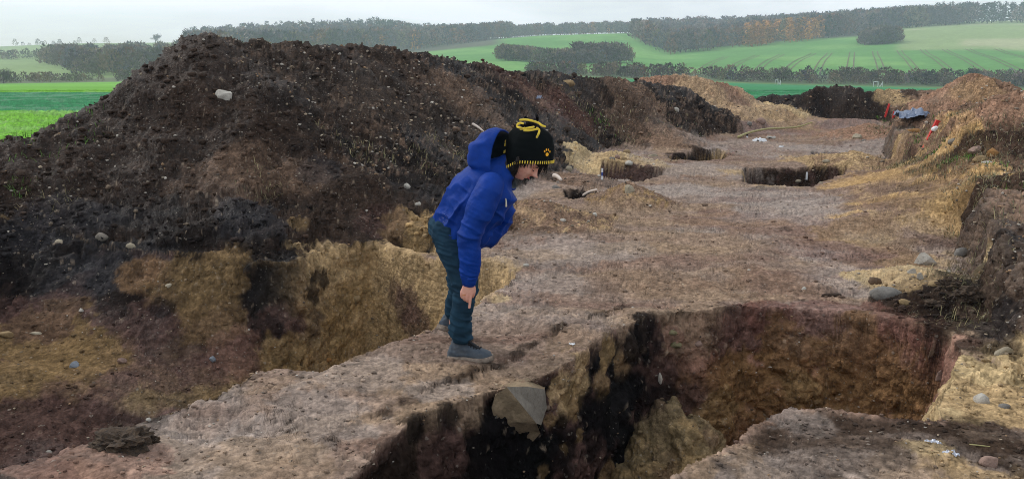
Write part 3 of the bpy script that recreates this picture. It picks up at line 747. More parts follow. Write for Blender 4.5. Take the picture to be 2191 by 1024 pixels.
tag(carve('spoil_heap', fid == 3, MAT_HEAPSOIL), 'low dark spoil heap closing the far end of the trench', 'spoil heap')
tag(carve('spoil_heap', fid == 4, MAT_HEAPSOIL), 'brown spoil heap on the right bank behind the taped stake', 'spoil heap')
tag(carve('spoil_heap', fid == 5, MAT_HEAPSOIL), 'pinkish pointed spoil heap on the right, in front of the dark tree', 'spoil heap')
def mound(i, lab, lo=-1e9, hi=1e9):
    s = (fid == i) & (fx_ >= lo) & (fx_ < hi)
    if s.any(): tag(carve('soil_mound', s, MAT_HEAPSOIL), lab, 'soil mound')
mound(11, 'rounded brown soil mound at the foot of the dark heap, behind the small pits', 2.3)
mound(11, 'low brown soil spill right behind the stooping person, near the white scale stick', -9, 2.3)
mound(12, 'small brown mound with a stone on it, right of the stooping person')
mound(13, 'stony rubble mound just behind the stooping person')
mound(14, 'tan soil mound behind the wide dark pit')
mound(15, 'flat pinkish soil mound by the far right bank')
for i in (16, 17):
    s = fid == i
    if s.any(): tag(carve('loose_soil', s, MAT_SOIL), {16: 'pale loess spread in patches along the trench sides', 17: 'dark rooty earth fallen at the foot of the cut bank'}[i], kind='structure')
# ------------------------------------------------------------------ far country: fields, hedges and wooded hills
PXS = [-900, -300, 0, 200, 430, 520, 700, 830, 890, 1000, 1100, 1150, 1300, 1350, 1420, 1500, 1600, 1700, 1800, 1900, 2000, 2191, 2600, 3100]
PROF = [  # distance (m), picture height of the ground along PXS
    (57,  [193] * 24),
    (110, [186, 186, 186, 185, 184, 183, 181, 180, 179, 178, 178, 178, 181, 182, 183, 184, 186, 187, 188, 190, 191, 194, 196, 196]),
    (250, [184, 182, 180, 177, 173, 171, 168, 166, 165, 163, 162, 162, 168, 170, 173, 176, 180, 183, 185, 188, 190, 195, 198, 198]),
    (300, [176, 174, 172, 170, 165, 163, 160, 158, 157, 155, 154, 154, 156, 157, 158, 160, 161, 162, 163, 165, 166, 168, 170, 170]),
    (450, [150, 146, 142, 140, 138, 136, 134, 132, 130, 128, 130, 134, 134, 134, 134, 132, 128, 126, 124, 122, 120, 120, 122, 124]),
    (700, [122, 120, 120, 117, 114, 112, 110, 108, 112, 98, 86, 82, 76, 82, 108, 102, 92, 84, 78, 67, 62, 60, 64, 70]),
    (1000, [108, 106, 104, 96, 94, 86, 77, 74, 85, 88, 84, 80, 76, 74, 70, 68, 70, 64, 58, 52, 52, 48, 52, 60]),
    (1700, [125, 122, 118, 112, 112, 110, 104, 100, 104, 108, 104, 100, 96, 94, 90, 88, 90, 84, 78, 76, 74, 74, 80, 90]),
]
_pd = np.log(np.array([p[0] for p in PROF])); _py = np.array([p[1] for p in PROF], float)
_tans = (150.5 - _py) / F                                           # slope of the sight line to that ground
def far_z(px, D):
    px = np.asarray(px, float); D = np.asarray(D, float)
    cols = np.array([np.interp(px.ravel(), PXS, row) for row in _tans])           # (nP, N)
    ld = np.log(np.clip(D.ravel(), 57, 1700))
    k = np.clip(np.searchsorted(_pd, ld) - 1, 0, len(_pd) - 2)
    f_ = (ld - _pd[k]) / (_pd[k + 1] - _pd[k])
    f_ = f_ * .55 + .45 * f_ * f_ * (3 - 2 * f_)
    n_ = np.arange(len(ld))
    t_ = cols[k, n_] * (1 - f_) + cols[k + 1, n_] * f_
    return (CAM_H + t_ * D.ravel()).reshape(D.shape)
def far_pt(px, D):
    px = np.asarray(px, float); D = np.asarray(D, float)
    return np.stack([(px - 1095.5) / F * D * (1 / _cp) * 1.0, D, far_z(px, D)], -1)
fpx = np.linspace(-900, 3100, 380); fD = np.geomspace(57, 1700, 150)
FPX, FD = np.meshgrid(fpx, fD, indexing='ij')
FP = far_pt(FPX, FD)
def inpoly(poly, px, py):
    return sdf(np.array(poly, float), px, py) < 0
_fyy = 150.5 - (FP[..., 2] - CAM_H) / FD * F
GREEN = dict(corn=lin(96, 146, 76, .95), corn2=lin(112, 156, 84, .95), pale=lin(140, 160, 106, .95), teal=lin(60, 132, 84, .95), bright=lin(112, 170, 58, .95),
             meadow=lin(130, 152, 98, .95), scrub=lin(96, 98, 82, .9), fallow=lin(168, 170, 132, .95))
fc = np.empty(FP.shape); fc[:] = GREEN['corn']
fn = fbm(FP[..., 0], FP[..., 1], None, .02, 4, 301); fn2 = fbm(FP[..., 0], FP[..., 1], None, .1, 3, 305)
def flay(c, m):
    m = np.clip(m, 0, 1)[..., None]; fc[:] = fc * (1 - m) + GREEN[c] * m
flay('corn2', sst(-.2, .5, fn))
flay('bright', sst(58, 56, FD)); flay('teal', sst(255, 250, FD) * sst(1000, 1100, FPX)); flay('bright', sst(255, 250, FD) * sst(1000, 900, FPX) * .8)
flay('meadow', sst(255, 262, FD) * sst(700, 430, FPX)); flay('pale', sst(640, 700, FD) * sst(520, 430, FPX) * .7)
flay('scrub', sst(252, 262, FD) * sst(330, 300, FD) * .8)
flay('scrub', sst(600, 640, FD) * sst(430, 480, FPX) * sst(1090, 1050, FPX)); flay('scrub', sst(880, 920, FD) * sst(1000, 1040, FPX))
flay('pale', sst(475, 500, FD + 30 * fn) * sst(1870, 1900, FPX)); flay('fallow', sst(.1, .5, fn) * sst(490, 520, FD) * sst(1870, 1920, FPX) * .8)
flay('scrub', sst(640, 680, FD) * sst(1350, 1380, FPX) * sst(1890, 1860, FPX))
fc *= (1 + .07 * fn + .06 * fn2)[..., None]
def field_material():
    t = NT('field'); p = t.pos()
    a = t.add('ShaderNodeAttribute'); a.attribute_name = 'soil'
    k = t.math('MULTIPLY', t.maprange(t.noise(p, .35, 5, .6), .35, .65, .88, 1.12), t.maprange(t.noise(p, 2.5, 3, .6), .35, .65, .88, 1.12))
    v = t.add('ShaderNodeVectorMath'); v.operation = 'SCALE'; t.l.new(a.outputs['Color'], v.inputs[0]); t.l.new(k, v.inputs['Scale'])
    t.l.new(v.outputs[0], t.b.inputs['Base Color']); t.b.inputs['Roughness'].default_value = 1.0; t.b.inputs['Specular IOR Level'].default_value = .1
    return t.m
MAT_FIELD = field_material()
_v = np.arange(FP.shape[0] * FP.shape[1]).reshape(FP.shape[:2])
_q = np.stack([_v[:-1, :-1], _v[1:, :-1], _v[1:, 1:], _v[:-1, 1:]], -1)
# near plain is sunk a little where the excavation's own sheet already covers it
hill = mesh_np('hills', FP.reshape(-1, 3), _q.reshape(-1, 4), MAT_FIELD, col=fc.reshape(-1, 3))
tag(hill, 'green fields rising to wooded hills', kind='structure')

# tractor tramlines in the corn
MAT_TRACK = simple_mat('tramline_soil', lin(112, 104, 78, .9), .95, .3, .5, 0, coord='pos')
def strip(name, pts, w, parent, mat, lift=.12):
    P = np.array(pts); d = np.gradient(P, axis=0); d[:, 2] = 0
    s = np.stack([-d[:, 1], d[:, 0], 0 * d[:, 0]], -1); s /= np.linalg.norm(s, axis=1, keepdims=True)
    s = np.where((s[:, :1] * 0 + 1) > 0, s, s)
    V = np.concatenate([P + s * w / 2, P - s * w / 2]) + np.array([0, 0, lift]); n = len(P)
    Fq = np.array([[i, i + 1, n + i + 1, n + i] for i in range(n - 1)])
    return mesh_np(name, V, Fq, mat, parent=parent)
for (x0, x1, xm) in ((1655, 1715, 1672), (1722, 1748, 1730), (1792, 1794, 1792), (1862, 1840, 1848), (1940, 1890, 1908), (2015, 1938, 1968), (2085, 1982, 2030), (2170, 2030, 2095), (2250, 2090, 2165),
                     (1595, 1650, 1612), (1532, 1600, 1556), (1476, 1535, 1498)):
    for off in (-1.35, 1.35):
        tt = np.linspace(0, 1, 40); D_ = 318 * (505 / 318) ** tt
        pxx = (1 - tt) ** 2 * x0 + 2 * tt * (1 - tt) * xm + tt ** 2 * x1
        p3 = far_pt(pxx, D_); p3[:, 0] += off
        strip('tramline', p3, .55, hill, MAT_TRACK)

# ---- trees of the far country (each wood is one mass; single trees and clumps are things)
def fuzz(n, blade, seed, shape='egg', core=True):
    """bare winter crown: a hollow spray of short twigs round a few limbs"""
    r = np.random.default_rng(seed); V, Fq = [], []
    for i in range(n):
        a = r.uniform(0, 2 * math.pi); h = r.uniform(.06, 1.0) ** .8
        if shape == 'egg': rad = .36 * math.sin(min(h, .98) ** .75 * math.pi) ** .6 + .03
        elif shape == 'bush': rad = .62 * math.sqrt(max(1 - h * h, .02))
        else: rad = .20 * (1.02 - h) ** .8 + .015
        rr = rad * r.uniform(.25, 1.05) ** .5
        c = np.array([math.cos(a) * rr, math.sin(a) * rr, h])
        up = np.array([math.cos(a) * .5, math.sin(a) * .5, r.uniform(.3, 1.2) if shape != 'cone' else r.uniform(-.5, .2)]); up /= np.linalg.norm(up)
        side = np.cross(up, r.normal(size=3)); side /= np.linalg.norm(side) + 1e-9
        L, w_ = blade * r.uniform(.6, 1.5), blade * r.uniform(.2, .5)
        b = len(V)
        V += [c - side * w_, c + side * w_, c + up * L]
        Fq.append((b, b + 1, b + 2))
    # trunk
    b = len(V)
    for zz, rr in ((0, .02), (.6, .008)):
        for k in range(3): V.append(np.array([math.cos(k * 2.1) * rr, math.sin(k * 2.1) * rr, zz]))
    for k in range(3):
        j = (k + 1) % 3
        Fq += [(b + k, b + j, b + 3 + j), (b + k, b + 3 + j, b + 3 + k)]
    return np.array(V), np.array(Fq)
PROTO = dict(bare=[fuzz(96, .14, 400 + i) for i in range(8)], bush=[fuzz(100, .17, 420 + i, 'bush') for i in range(7)], cone=[fuzz(80, .12, 440 + i, 'cone') for i in range(4)], larch=[fuzz(76, .13, 460 + i, 'cone') for i in range(3)])
TREEC = dict(bare=[lin(92, 84, 82), lin(118, 106, 100), lin(74, 70, 72), lin(116, 88, 70), lin(84, 86, 92), lin(104, 98, 78)], bush=[lin(100, 92, 82), lin(116, 104, 86), lin(86, 82, 74), lin(96, 98, 78)],
             cone=[lin(44, 62, 48), lin(52, 70, 52), lin(38, 54, 44)], larch=[lin(178, 128, 68), lin(164, 116, 64), lin(150, 112, 70)])
def tree_mat():
    t = NT('winter_twigs'); a = t.add('ShaderNodeAttribute'); a.attribute_name = 'soil'
    k = t.maprange(t.noise(t.pos(), .6, 3, .6), .3, .7, .8, 1.2)
    v = t.add('ShaderNodeVectorMath'); v.operation = 'SCALE'; t.l.new(a.outputs['Color'], v.inputs[0]); t.l.new(k, v.inputs['Scale'])
    t.l.new(v.outputs[0], t.b.inputs['Base Color']); t.b.inputs['Roughness'].default_value = 1.0; t.b.inputs['Specular IOR Level'].default_value = .05
    return t.m
MAT_TREE = tree_mat()
def wood(name, spots, label, cat=None, kind='stuff', group=None):
    """spots: (position, height, kind)"""
    Vs, Fs, Cs, b = [], [], [], 0
    for p, h, kd in spots:
        V, Fq = PROTO[kd][rng.integers(len(PROTO[kd]))]
        a = rng.uniform(0, 6.28); ca, sa = math.cos(a), math.sin(a); wd = h * rng.uniform(.85, 1.2)
        if kd in ('bare',): wd *= 1.05
        q_ = np.stack([(V[:, 0] * ca - V[:, 1] * sa) * wd, (V[:, 0] * sa + V[:, 1] * ca) * wd, V[:, 2] * h - .2], -1) + np.asarray(p)
        c = TREEC[kd][rng.integers(len(TREEC[kd]))] * rng.uniform(.75, 1.6); h = h * rng.uniform(.72, 1.15)
        Vs.append(q_); Fs.append(Fq + b); Cs.append(np.broadcast_to(c, (len(V), 3)) * (.9 + .2 * rng.random((len(V), 1)))); b += len(V)
    o = mesh_np(name, np.concatenate(Vs), np.concatenate(Fs), MAT_TREE, col=np.concatenate(Cs), smooth=False)
    return tag(o, label, cat, group, kind)
def spread(n, px0, px1, d0, d1, h0, h1, kinds, keep=None):
    out = []
    while len(out) < n:
        px = rng.uniform(px0, px1); f_ = (px - px0) / (px1 - px0)
        a = d0 if not callable(d0) else d0(px); c = d1 if not callable(d1) else d1(px)
        D_ = rng.uniform(a, c)
        if keep and not keep(px, D_): continue
        kd = kinds(px, D_) if callable(kinds) else kinds[rng.integers(len(kinds))]
        out.append((far_pt(px, D_), rng.uniform(h0, h1) * (1.12 if kd == 'cone' else 1), kd))
    return out
sp_ = spread(380, 140, 470, lambda p: np.interp(p, [140, 200, 430], [470, 330, 320]), lambda p: np.interp(p, [140, 300, 470], [540, 600, 640]), 5, 10, ['bare', 'bush', 'bush', 'bare'])
sp_ += spread(70, -300, 160, 560, 600, 4, 7, ['bare', 'bush']) + spread(40, -300, 300, 960, 1010, 3, 8, ['bush', 'bare'])
wood('wood', sp_, 'hazy bare wood on the hillside left of the dark heap')
sp_ = spread(1150, 430, 1095, lambda p: np.interp(p, [430, 700, 890, 1000, 1095], [420, 560, 700, 760, 860]), 1010, 11, 16,
             lambda p, D: 'cone' if (D > 930 - 60 * math.sin(p * .017) and rng.random() < .72) else ('larch' if rng.random() < .05 else 'bare'))
wood('wood', sp_, 'bare wood topped with dark conifers behind the dark heap')
wood('wood', spread(360, 1080, 1420, lambda p: np.interp(p, [1080, 1200, 1420], [930, 960, 900]), 1020, 8, 13, lambda p, D: 'bare' if rng.random() < .9 else 'larch'), 'thin dark strip of wood along the skyline above the middle field')
sp_ = spread(720, 1345, 1665, lambda p: np.interp(p, [1345, 1420, 1500, 1600, 1665], [640, 560, 600, 640, 800]), lambda p: 1000, 10, 15, lambda p, D: 'bare')
wood('wood', sp_, 'brown bare wood on the round hill left of the golden larches')
sp_ = spread(900, 1572, 2010, lambda p: np.interp(p, [1572, 1700, 1800, 1880, 2010], [600, 640, 690, 720, 800]), lambda p: 960, 12, 17,
             lambda p, D: 'larch' if (p < 1730 and D < 740 + (1730 - p) * .5 and rng.random() < .85) else ('cone' if rng.random() < .12 else 'bare'))
wood('wood', sp_, 'hillside wood with golden larches at its left edge')
wood('wood', spread(260, 1960, 2650, lambda p: 830, 930, 14, 19, lambda p, D: 'cone' if rng.random() < .8 else 'bare'), 'row of dark pines along the upper right skyline')
# hedges
wood('hedge', spread(420, 1120, 2700, 262, 284, 2.2, 4.3, ['bush', 'bush', 'bare']), 'long dark bare hedge below the tramlined field', 'hedge', kind=None)
wood('hedge', spread(130, -500, 330, 262, 285, 1.6, 3.4, ['bush']), 'low bare hedge beyond the left hand green field', 'hedge', kind=None)
wood('thicket', spread(60, 1065, 1160, 430, 450, 4.5, 7.5, ['bush', 'bare']), 'dark rounded thicket left of the longer one on the middle field', 'thicket', kind=None)
wood('thicket', spread(120, 1145, 1285, lambda p: 405, lambda p: 435, 4, 7, ['bush', 'bare']) + spread(60, 1230, 1340, 425, 445, 6, 9.5, ['bare', 'bush']), 'longer grey thicket across the middle field', 'thicket', kind=None)
wood('thicket', spread(90, 1815, 1882, 560, 590, 6, 10, ['bush', 'bush', 'bare']), 'round dark copse in the green field below the pines', 'thicket', kind=None)

# single trees: trunk, limbs and a spray of twigs
def lone_tree(pos, h, lean, crown_w, seed, label, tone, flat=1.0, base=.25):
    r = np.random.default_rng(seed)
    root = empty('tree', pos); tag(root, label, 'tree')
    V, Fq = [], []
    def limb(a, b, r0, r1):
        d = b - a; u = np.cross(d, (0.3, .9, .1)); u /= np.linalg.norm(u) + 1e-9; w_ = np.cross(d, u); w_ /= np.linalg.norm(w_) + 1e-9; k0 = len(V)
        for c, rr in ((a, r0), (b, r1)):
            for k in range(5): V.append(c + rr * (math.cos(k * 1.2566) * u + math.sin(k * 1.2566) * w_))
        for k in range(5): Fq.append((k0 + k, k0 + (k + 1) % 5, k0 + 5 + (k + 1) % 5, k0 + 5 + k))
    tips = []
    top = np.array([lean * h, 0, h * .55]); limb(np.zeros(3), top * .5, .035 * h, .028 * h); limb(top * .5, top, .028 * h, .018 * h)
    for i in range(16):
        s_ = r.uniform(base, 1); a0 = top * s_; ang = r.uniform(0, 6.28); le = h * crown_w * r.uniform(.5, 1)
        e_ = a0 + np.array([math.cos(ang) * le, math.sin(ang) * le, h * .42 * flat * r.uniform(.1, 1) * (1.1 - .4 * s_)])
        limb(a0, e_, .014 * h, .004 * h); tips.append((a0, e_))
    py_mesh('trunk', V, Fq, simple_mat('bark', lin(70, 60, 52), .95, .3, 6, .4), root)
    T, TF = [], []
    for a0, e_ in tips:
        for k in range(130):
            c = a0 + (e_ - a0) * r.uniform(.3, 1.12) + r.normal(size=3) * h * .05
            up = r.normal(size=3) + np.array([0, 0, .5]); up /= np.linalg.norm(up); sd = np.cross(up, r.normal(size=3)); sd /= np.linalg.norm(sd)
            L = h * .05 * r.uniform(.5, 1.4); b = len(T)
            T += [c - sd * L * .22, c + sd * L * .22, c + up * L]; TF.append((b, b + 1, b + 2))
    py_mesh('crown', T, TF, simple_mat('crown_twigs', tone, 1.0, .3, 3, 0), root, smooth=False)
    return root
def fp(px, D): return tuple(far_pt(px, D))
lone_tree(fp(2052, 258), 8.2, -.10, .55, 11, 'dark spreading tree standing in the hedge, right', lin(58, 66, 58), .55, .3)
lone_tree(fp(45, 258), 5.6, .02, .50, 12, 'bare round tree in the hedge at the left edge', lin(92, 86, 78), .9)
lone_tree(fp(1652, 272), 5.2, 0, .5, 13, 'bare hedge tree above the left white frame', lin(90, 82, 74), .9)
lone_tree(fp(1838, 272), 4.6, .0, .5, 14, 'bare hedge tree above the right white frame', lin(90, 82, 74), .9)
lone_tree(fp(365, 985), 13, .0, .55, 15, 'tiny round tree alone on the left skyline', lin(90, 88, 80), .8)
# white frames standing in front of the hedge
MAT_WHITE = simple_mat('white_paint', (.72, .73, .74), .5, .1, 5, 0)
def frame(px, D, label, w, hgt):
    x, y, z = fp(px, D); root = empty('white_frame', (x, y, z)); tag(root, label, 'frame', 'white frames by the hedge')
    def bar(nm, a, b, r=.06):
        a, b = np.array(a, float), np.array(b, float); d = b - a; u = np.cross(d, (.2, 1, .3)); u /= np.linalg.norm(u); v = np.cross(d, u); v /= np.linalg.norm(v)
        V = [c + r * (su * u + sv * v) for c in (a, b) for su, sv in ((-1, -1), (1, -1), (1, 1), (-1, 1))]
        py_mesh(nm, V, [(0, 1, 5, 4), (1, 2, 6, 5), (2, 3, 7, 6), (3, 0, 4, 7), (0, 3, 2, 1), (4, 5, 6, 7)], MAT_WHITE, root, False)
    bar('post', (-w, 0, -.2), (-w, 0, hgt)); bar('post', (0, 0, -.2), (0, 0, hgt)); bar('crossbar', (-w, 0, hgt), (0, 0, hgt))
    bar('brace', (0, 0, hgt * .8), (w * .5, .2, 0)); bar('brace', (w * .5, .2, 0), (w, .1, hgt * .9)); bar('post', (w, .1, -.2), (w, .1, hgt))
frame(1645, 252, 'small white frame in front of the hedge, the left one', .8, 1.3)
frame(1852, 252, 'small white frame in front of the hedge, the right one', 1.3, 1.5)

# air: thin even haze
def haze_box():
    me = bpy.data.meshes.new('haze'); x0, x1, y0, y1, z0, z1 = -2000, 2200, -200, 1760, -75, 110
    me.from_pydata([(x, y, z) for x in (x0, x1) for y in (y0, y1) for z in (z0, z1)], [], [(0, 1, 3, 2), (4, 6, 7, 5), (0, 4, 5, 1), (2, 3, 7, 6), (0, 2, 6, 4), (1, 5, 7, 3)])
    m = bpy.data.materials.new('haze'); m.use_nodes = True; n = m.node_tree.nodes; n.clear()
    o_ = n.new('ShaderNodeOutputMaterial'); v = n.new('ShaderNodeVolumePrincipled')
    v.inputs['Color'].default_value = (.76, .88, 1.0, 1); v.inputs['Density'].default_value = HAZE; v.inputs['Anisotropy'].default_value = 0.2
    m.node_tree.links.new(v.outputs[0], o_.inputs['Volume']); me.materials.append(m)
    o = link(bpy.data.objects.new('haze', me)); tag(o, 'thin blue haze in the air', kind='stuff')
HAZE = .00046
haze_box()
# ------------------------------------------------------------------ the stooping person on the balk
_ft = hits([(1003, 763)])[0]
YP = float(_ft[1]); ZP = float(_ft[2])
_lf = np.array([0, YP + .25, 0]); _lf[0] = atD(955, 703, _lf[1])[0]; _lf[2] = float(macro(np.array([_lf[0] + .1]), np.array([_lf[1] + .1]))[0])
def pp(px, py, dy=0.0):
    return np.array(atD(px, py, YP + dy))
def sweep(path, ra, rb=None, side=(0, 1, 0), seg=20, sub=4, cap=True, cap0=None):
    """tube through path; ra = half width across (in the plane), rb = half width along `side`"""
    P = np.array(path, float); n = len(P); ra = np.array(ra, float); rb = ra if rb is None else np.array(rb, float)
    def cr(A, t):                                                   # Catmull-Rom
        i = min(int(t), n - 2); f_ = t - i
        a, b, c, d = A[max(i - 1, 0)], A[i], A[i + 1], A[min(i + 2, n - 1)]
        return .5 * ((2 * b) + (c - a) * f_ + (2 * a - 5 * b + 4 * c - d) * f_ ** 2 + (3 * b - a - 3 * c + d) * f_ ** 3)
    ts = np.linspace(0, n - 1, (n - 1) * sub + 1)
    Q = np.array([cr(P, t) for t in ts]); A = np.array([cr(ra, t) for t in ts]); B = np.array([cr(rb, t) for t in ts])
    T = np.gradient(Q, axis=0); T /= np.linalg.norm(T, axis=1, keepdims=True) + 1e-9
    rings = []
    cap0 = cap if cap0 is None else cap0
    if cap0:
        for k in (.97, .8, .5):
            rings.append((Q[0] - T[0] * min(A[0], B[0]) * k * .8, T[0], A[0] * math.sqrt(1 - k * k), B[0] * math.sqrt(1 - k * k)))
    for i in range(len(Q)): rings.append((Q[i], T[i], A[i], B[i]))
    if cap:
        for k in (.5, .8, .97):
            rings.append((Q[-1] + T[-1] * min(A[-1], B[-1]) * k * .8, T[-1], A[-1] * math.sqrt(1 - k * k), B[-1] * math.sqrt(1 - k * k)))
    V, Fq = [], []
    sd = np.array(side, float)
    for c, t, a, b in rings:
        s_ = sd - t * (sd @ t); s_ /= np.linalg.norm(s_) + 1e-9; u = np.cross(s_, t)
        for k in range(seg):
            an = 2 * math.pi * k / seg
            V.append(c + u * a * math.cos(an) + s_ * b * math.sin(an))
    m = len(rings)
    for i in range(m - 1):
        for k in range(seg):
            k2 = (k + 1) % seg
            Fq.append((i * seg + k, i * seg + k2, (i + 1) * seg + k2, (i + 1) * seg + k))
    Fq.append(tuple(range(seg))[::-1]); Fq.append(tuple((m - 1) * seg + k for k in range(seg)))
    return V, Fq
def fuse(name, lst, voxel, mat, parent, smooth=6, sm_fac=.5, post=None, origin=None):
    """join closed shells and re-skin them into one continuous surface"""
    V, Fq = [], []
    for v, f_ in lst:
        b = len(V); V += [tuple(q_) for q_ in v]; Fq += [tuple(i + b for i in q_) for q_ in f_]
    me = bpy.data.meshes.new(name); me.from_pydata(V, [], Fq); me.update()
    bm = bmesh.new(); bm.from_mesh(me); bmesh.ops.recalc_face_normals(bm, faces=bm.faces); bm.to_mesh(me); bm.free()
    o = bpy.data.objects.new(name, me); COL.objects.link(o)
    r = o.modifiers.new('r', 'REMESH'); r.mode = 'VOXEL'; r.voxel_size = voxel; r.adaptivity = 0
    if smooth:
        s_ = o.modifiers.new('s', 'SMOOTH'); s_.iterations = smooth; s_.factor = sm_fac
    dg = bpy.context.evaluated_depsgraph_get(); dg.update()
    m2 = bpy.data.meshes.new_from_object(o.evaluated_get(dg))
    bpy.data.objects.remove(o); m2.name = name
    n = len(m2.vertices); co = np.empty(n * 3, np.float32); m2.vertices.foreach_get('co', co); co = co.reshape(-1, 3)
    if post is not None:
        no = np.empty(n * 3, np.float32); m2.vertices.foreach_get('normal', no); no = no.reshape(-1, 3)
        co = post(co, no)
    m2.vertices.foreach_set('co', np.ascontiguousarray(co, np.float32).ravel())
    m2.polygons.foreach_set('use_smooth', np.ones(len(m2.polygons), bool)); m2.update()
    m2.materials.clear(); m2.materials.append(mat)
    o2 = bpy.data.objects.new(name, m2)
    link(o2, parent)
    if parent is not None: o2.matrix_parent_inverse = Matrix.Translation(-Vector(parent.location))
    return o2
def wpart(name, V, Fq, mat, parent, smooth=True):
    o = py_mesh(name, V, Fq, mat, parent, smooth); o.matrix_parent_inverse = Matrix.Translation(-Vector(TOP.location)); return o

# --- materials
def cloth_mat(name, c, rough, weave=900, var=.18, fuzz=0.0, c2=None):
    t = NT(name); v = t.obj()
    k = t.noise(v, 9, 5, .6); k2 = t.noise(v, 60, 4, .6)
    col_ = t.mix(t.maprange(k, .35, .65, 0, 1), c, np.array(c) * (1 - var) if c2 is None else c2)
    col_ = t.mix(t.maprange(k2, .35, .65, 0, .35), col_, np.array(c) * .7)
    t.l.new(col_, t.b.inputs['Base Color']); t.b.inputs['Roughness'].default_value = rough; t.b.inputs['Specular IOR Level'].default_value = .08
    if fuzz: t.b.inputs['Sheen Weight'].default_value = fuzz; t.b.inputs['Sheen Roughness'].default_value = .5
    b = t.bump(t.noise(v, weave, 2, .5), .15, .0008); b = t.bump(t.noise(v, 22, 4, .6), .35, .008, b)
    t.l.new(b, t.b.inputs['Normal'])
    return t.m
def jacket_mat():
    t = NT('blue_jacket_cloth'); v = t.obj()
    base = t.mix(t.maprange(t.noise(v, 7, 4, .6), .35, .65, 0, 1), lin(8, 58, 146, .92), lin(6, 46, 120, .92))
    st = pp(943, 467, -.1)
    sub = t.add('ShaderNodeVectorMath'); sub.operation = 'DISTANCE'; t.l.new(t.pos(), sub.inputs[0]); sub.inputs[1].default_value = tuple(st)
    dm = t.math('MULTIPLY', t.maprange(sub.outputs['Value'], .02, .055, 1, 0), t.maprange(t.noise(v, 70, 4, .7), .54, .66, 0, .6))
    base = t.mix(dm, base, lin(150, 150, 165))
    t.l.new(base, t.b.inputs['Base Color']); t.b.inputs['Roughness'].default_value = .6; t.b.inputs['Specular IOR Level'].default_value = .12
    b = t.bump(t.noise(v, 700, 2, .5), .12, .0008); b = t.bump(t.noise(v, 26, 4, .6, .6), .5, .010, b)
    t.l.new(b, t.b.inputs['Normal']); return t.m
def skin_mat():
    t = NT('skin'); v = t.obj()
    c = t.mix(t.maprange(t.noise(v, 26, 4, .6), .35, .65, 0, 1), lin(226, 172, 150, .92), lin(210, 146, 126, .92))
    t.l.new(c, t.b.inputs['Base Color']); t.b.inputs['Roughness'].default_value = .5; t.b.inputs['Specular IOR Level'].default_value = .35
    t.b.inputs['Subsurface Weight'].default_value = .12; t.b.inputs['Subsurface Radius'].default_value = (.012, .004, .002)
    t.l.new(t.bump(t.noise(v, 180, 4, .6), .15, .002), t.b.inputs['Normal']); return t.m
M_JACKET = jacket_mat(); M_SKIN = skin_mat()
M_LINING = cloth_mat('dark_lining', lin(20, 34, 40), .9, fuzz=.2)
M_JEANS = cloth_mat('dark_denim', lin(36, 64, 82, .95), .85, 1100, .3, c2=lin(28, 50, 66, .9))
M_HAT = cloth_mat('black_fleece', lin(12, 17, 18), .95, 1200, .2)
M_YELLOW = cloth_mat('yellow_fleece', lin(236, 206, 74, .92), .9, 900, .15, fuzz=.2)
M_BLACK = cloth_mat('black_cloth', lin(22, 22, 24), .9, 900, .15)
M_HAIR = simple_mat('dark_hair', lin(30, 22, 18), .42, .4, 60, .25, .002)
M_BOOT = simple_mat('grey_blue_boot', lin(54, 68, 82, .95), .8, .35, 16, .4, .004, rgb2=lin(92, 98, 104, .9))
M_SOLE = simple_mat('muddy_sole', lin(160, 146, 132, .9), .95, .3, 30, .6, .006, rgb2=lin(100, 88, 78, .9))
M_LACE = simple_mat('dark_lace', lin(28, 30, 34), .8, .2, 60, 0)
M_GOLD = simple_mat('gold', lin(214, 150, 60), .3, .05, 20, 0, metallic=1.0)
M_LIP = simple_mat('lip', lin(176, 92, 88), .5, .1, 40, 0)
M_DARKEYE = simple_mat('lash', lin(34, 24, 22), .7, .1, 40, 0)

TOP = empty('person', (float(_ft[0]), YP, ZP))
tag(TOP, 'person in blue hooded jacket and black hat stooping and pointing at the pit edge', 'person')

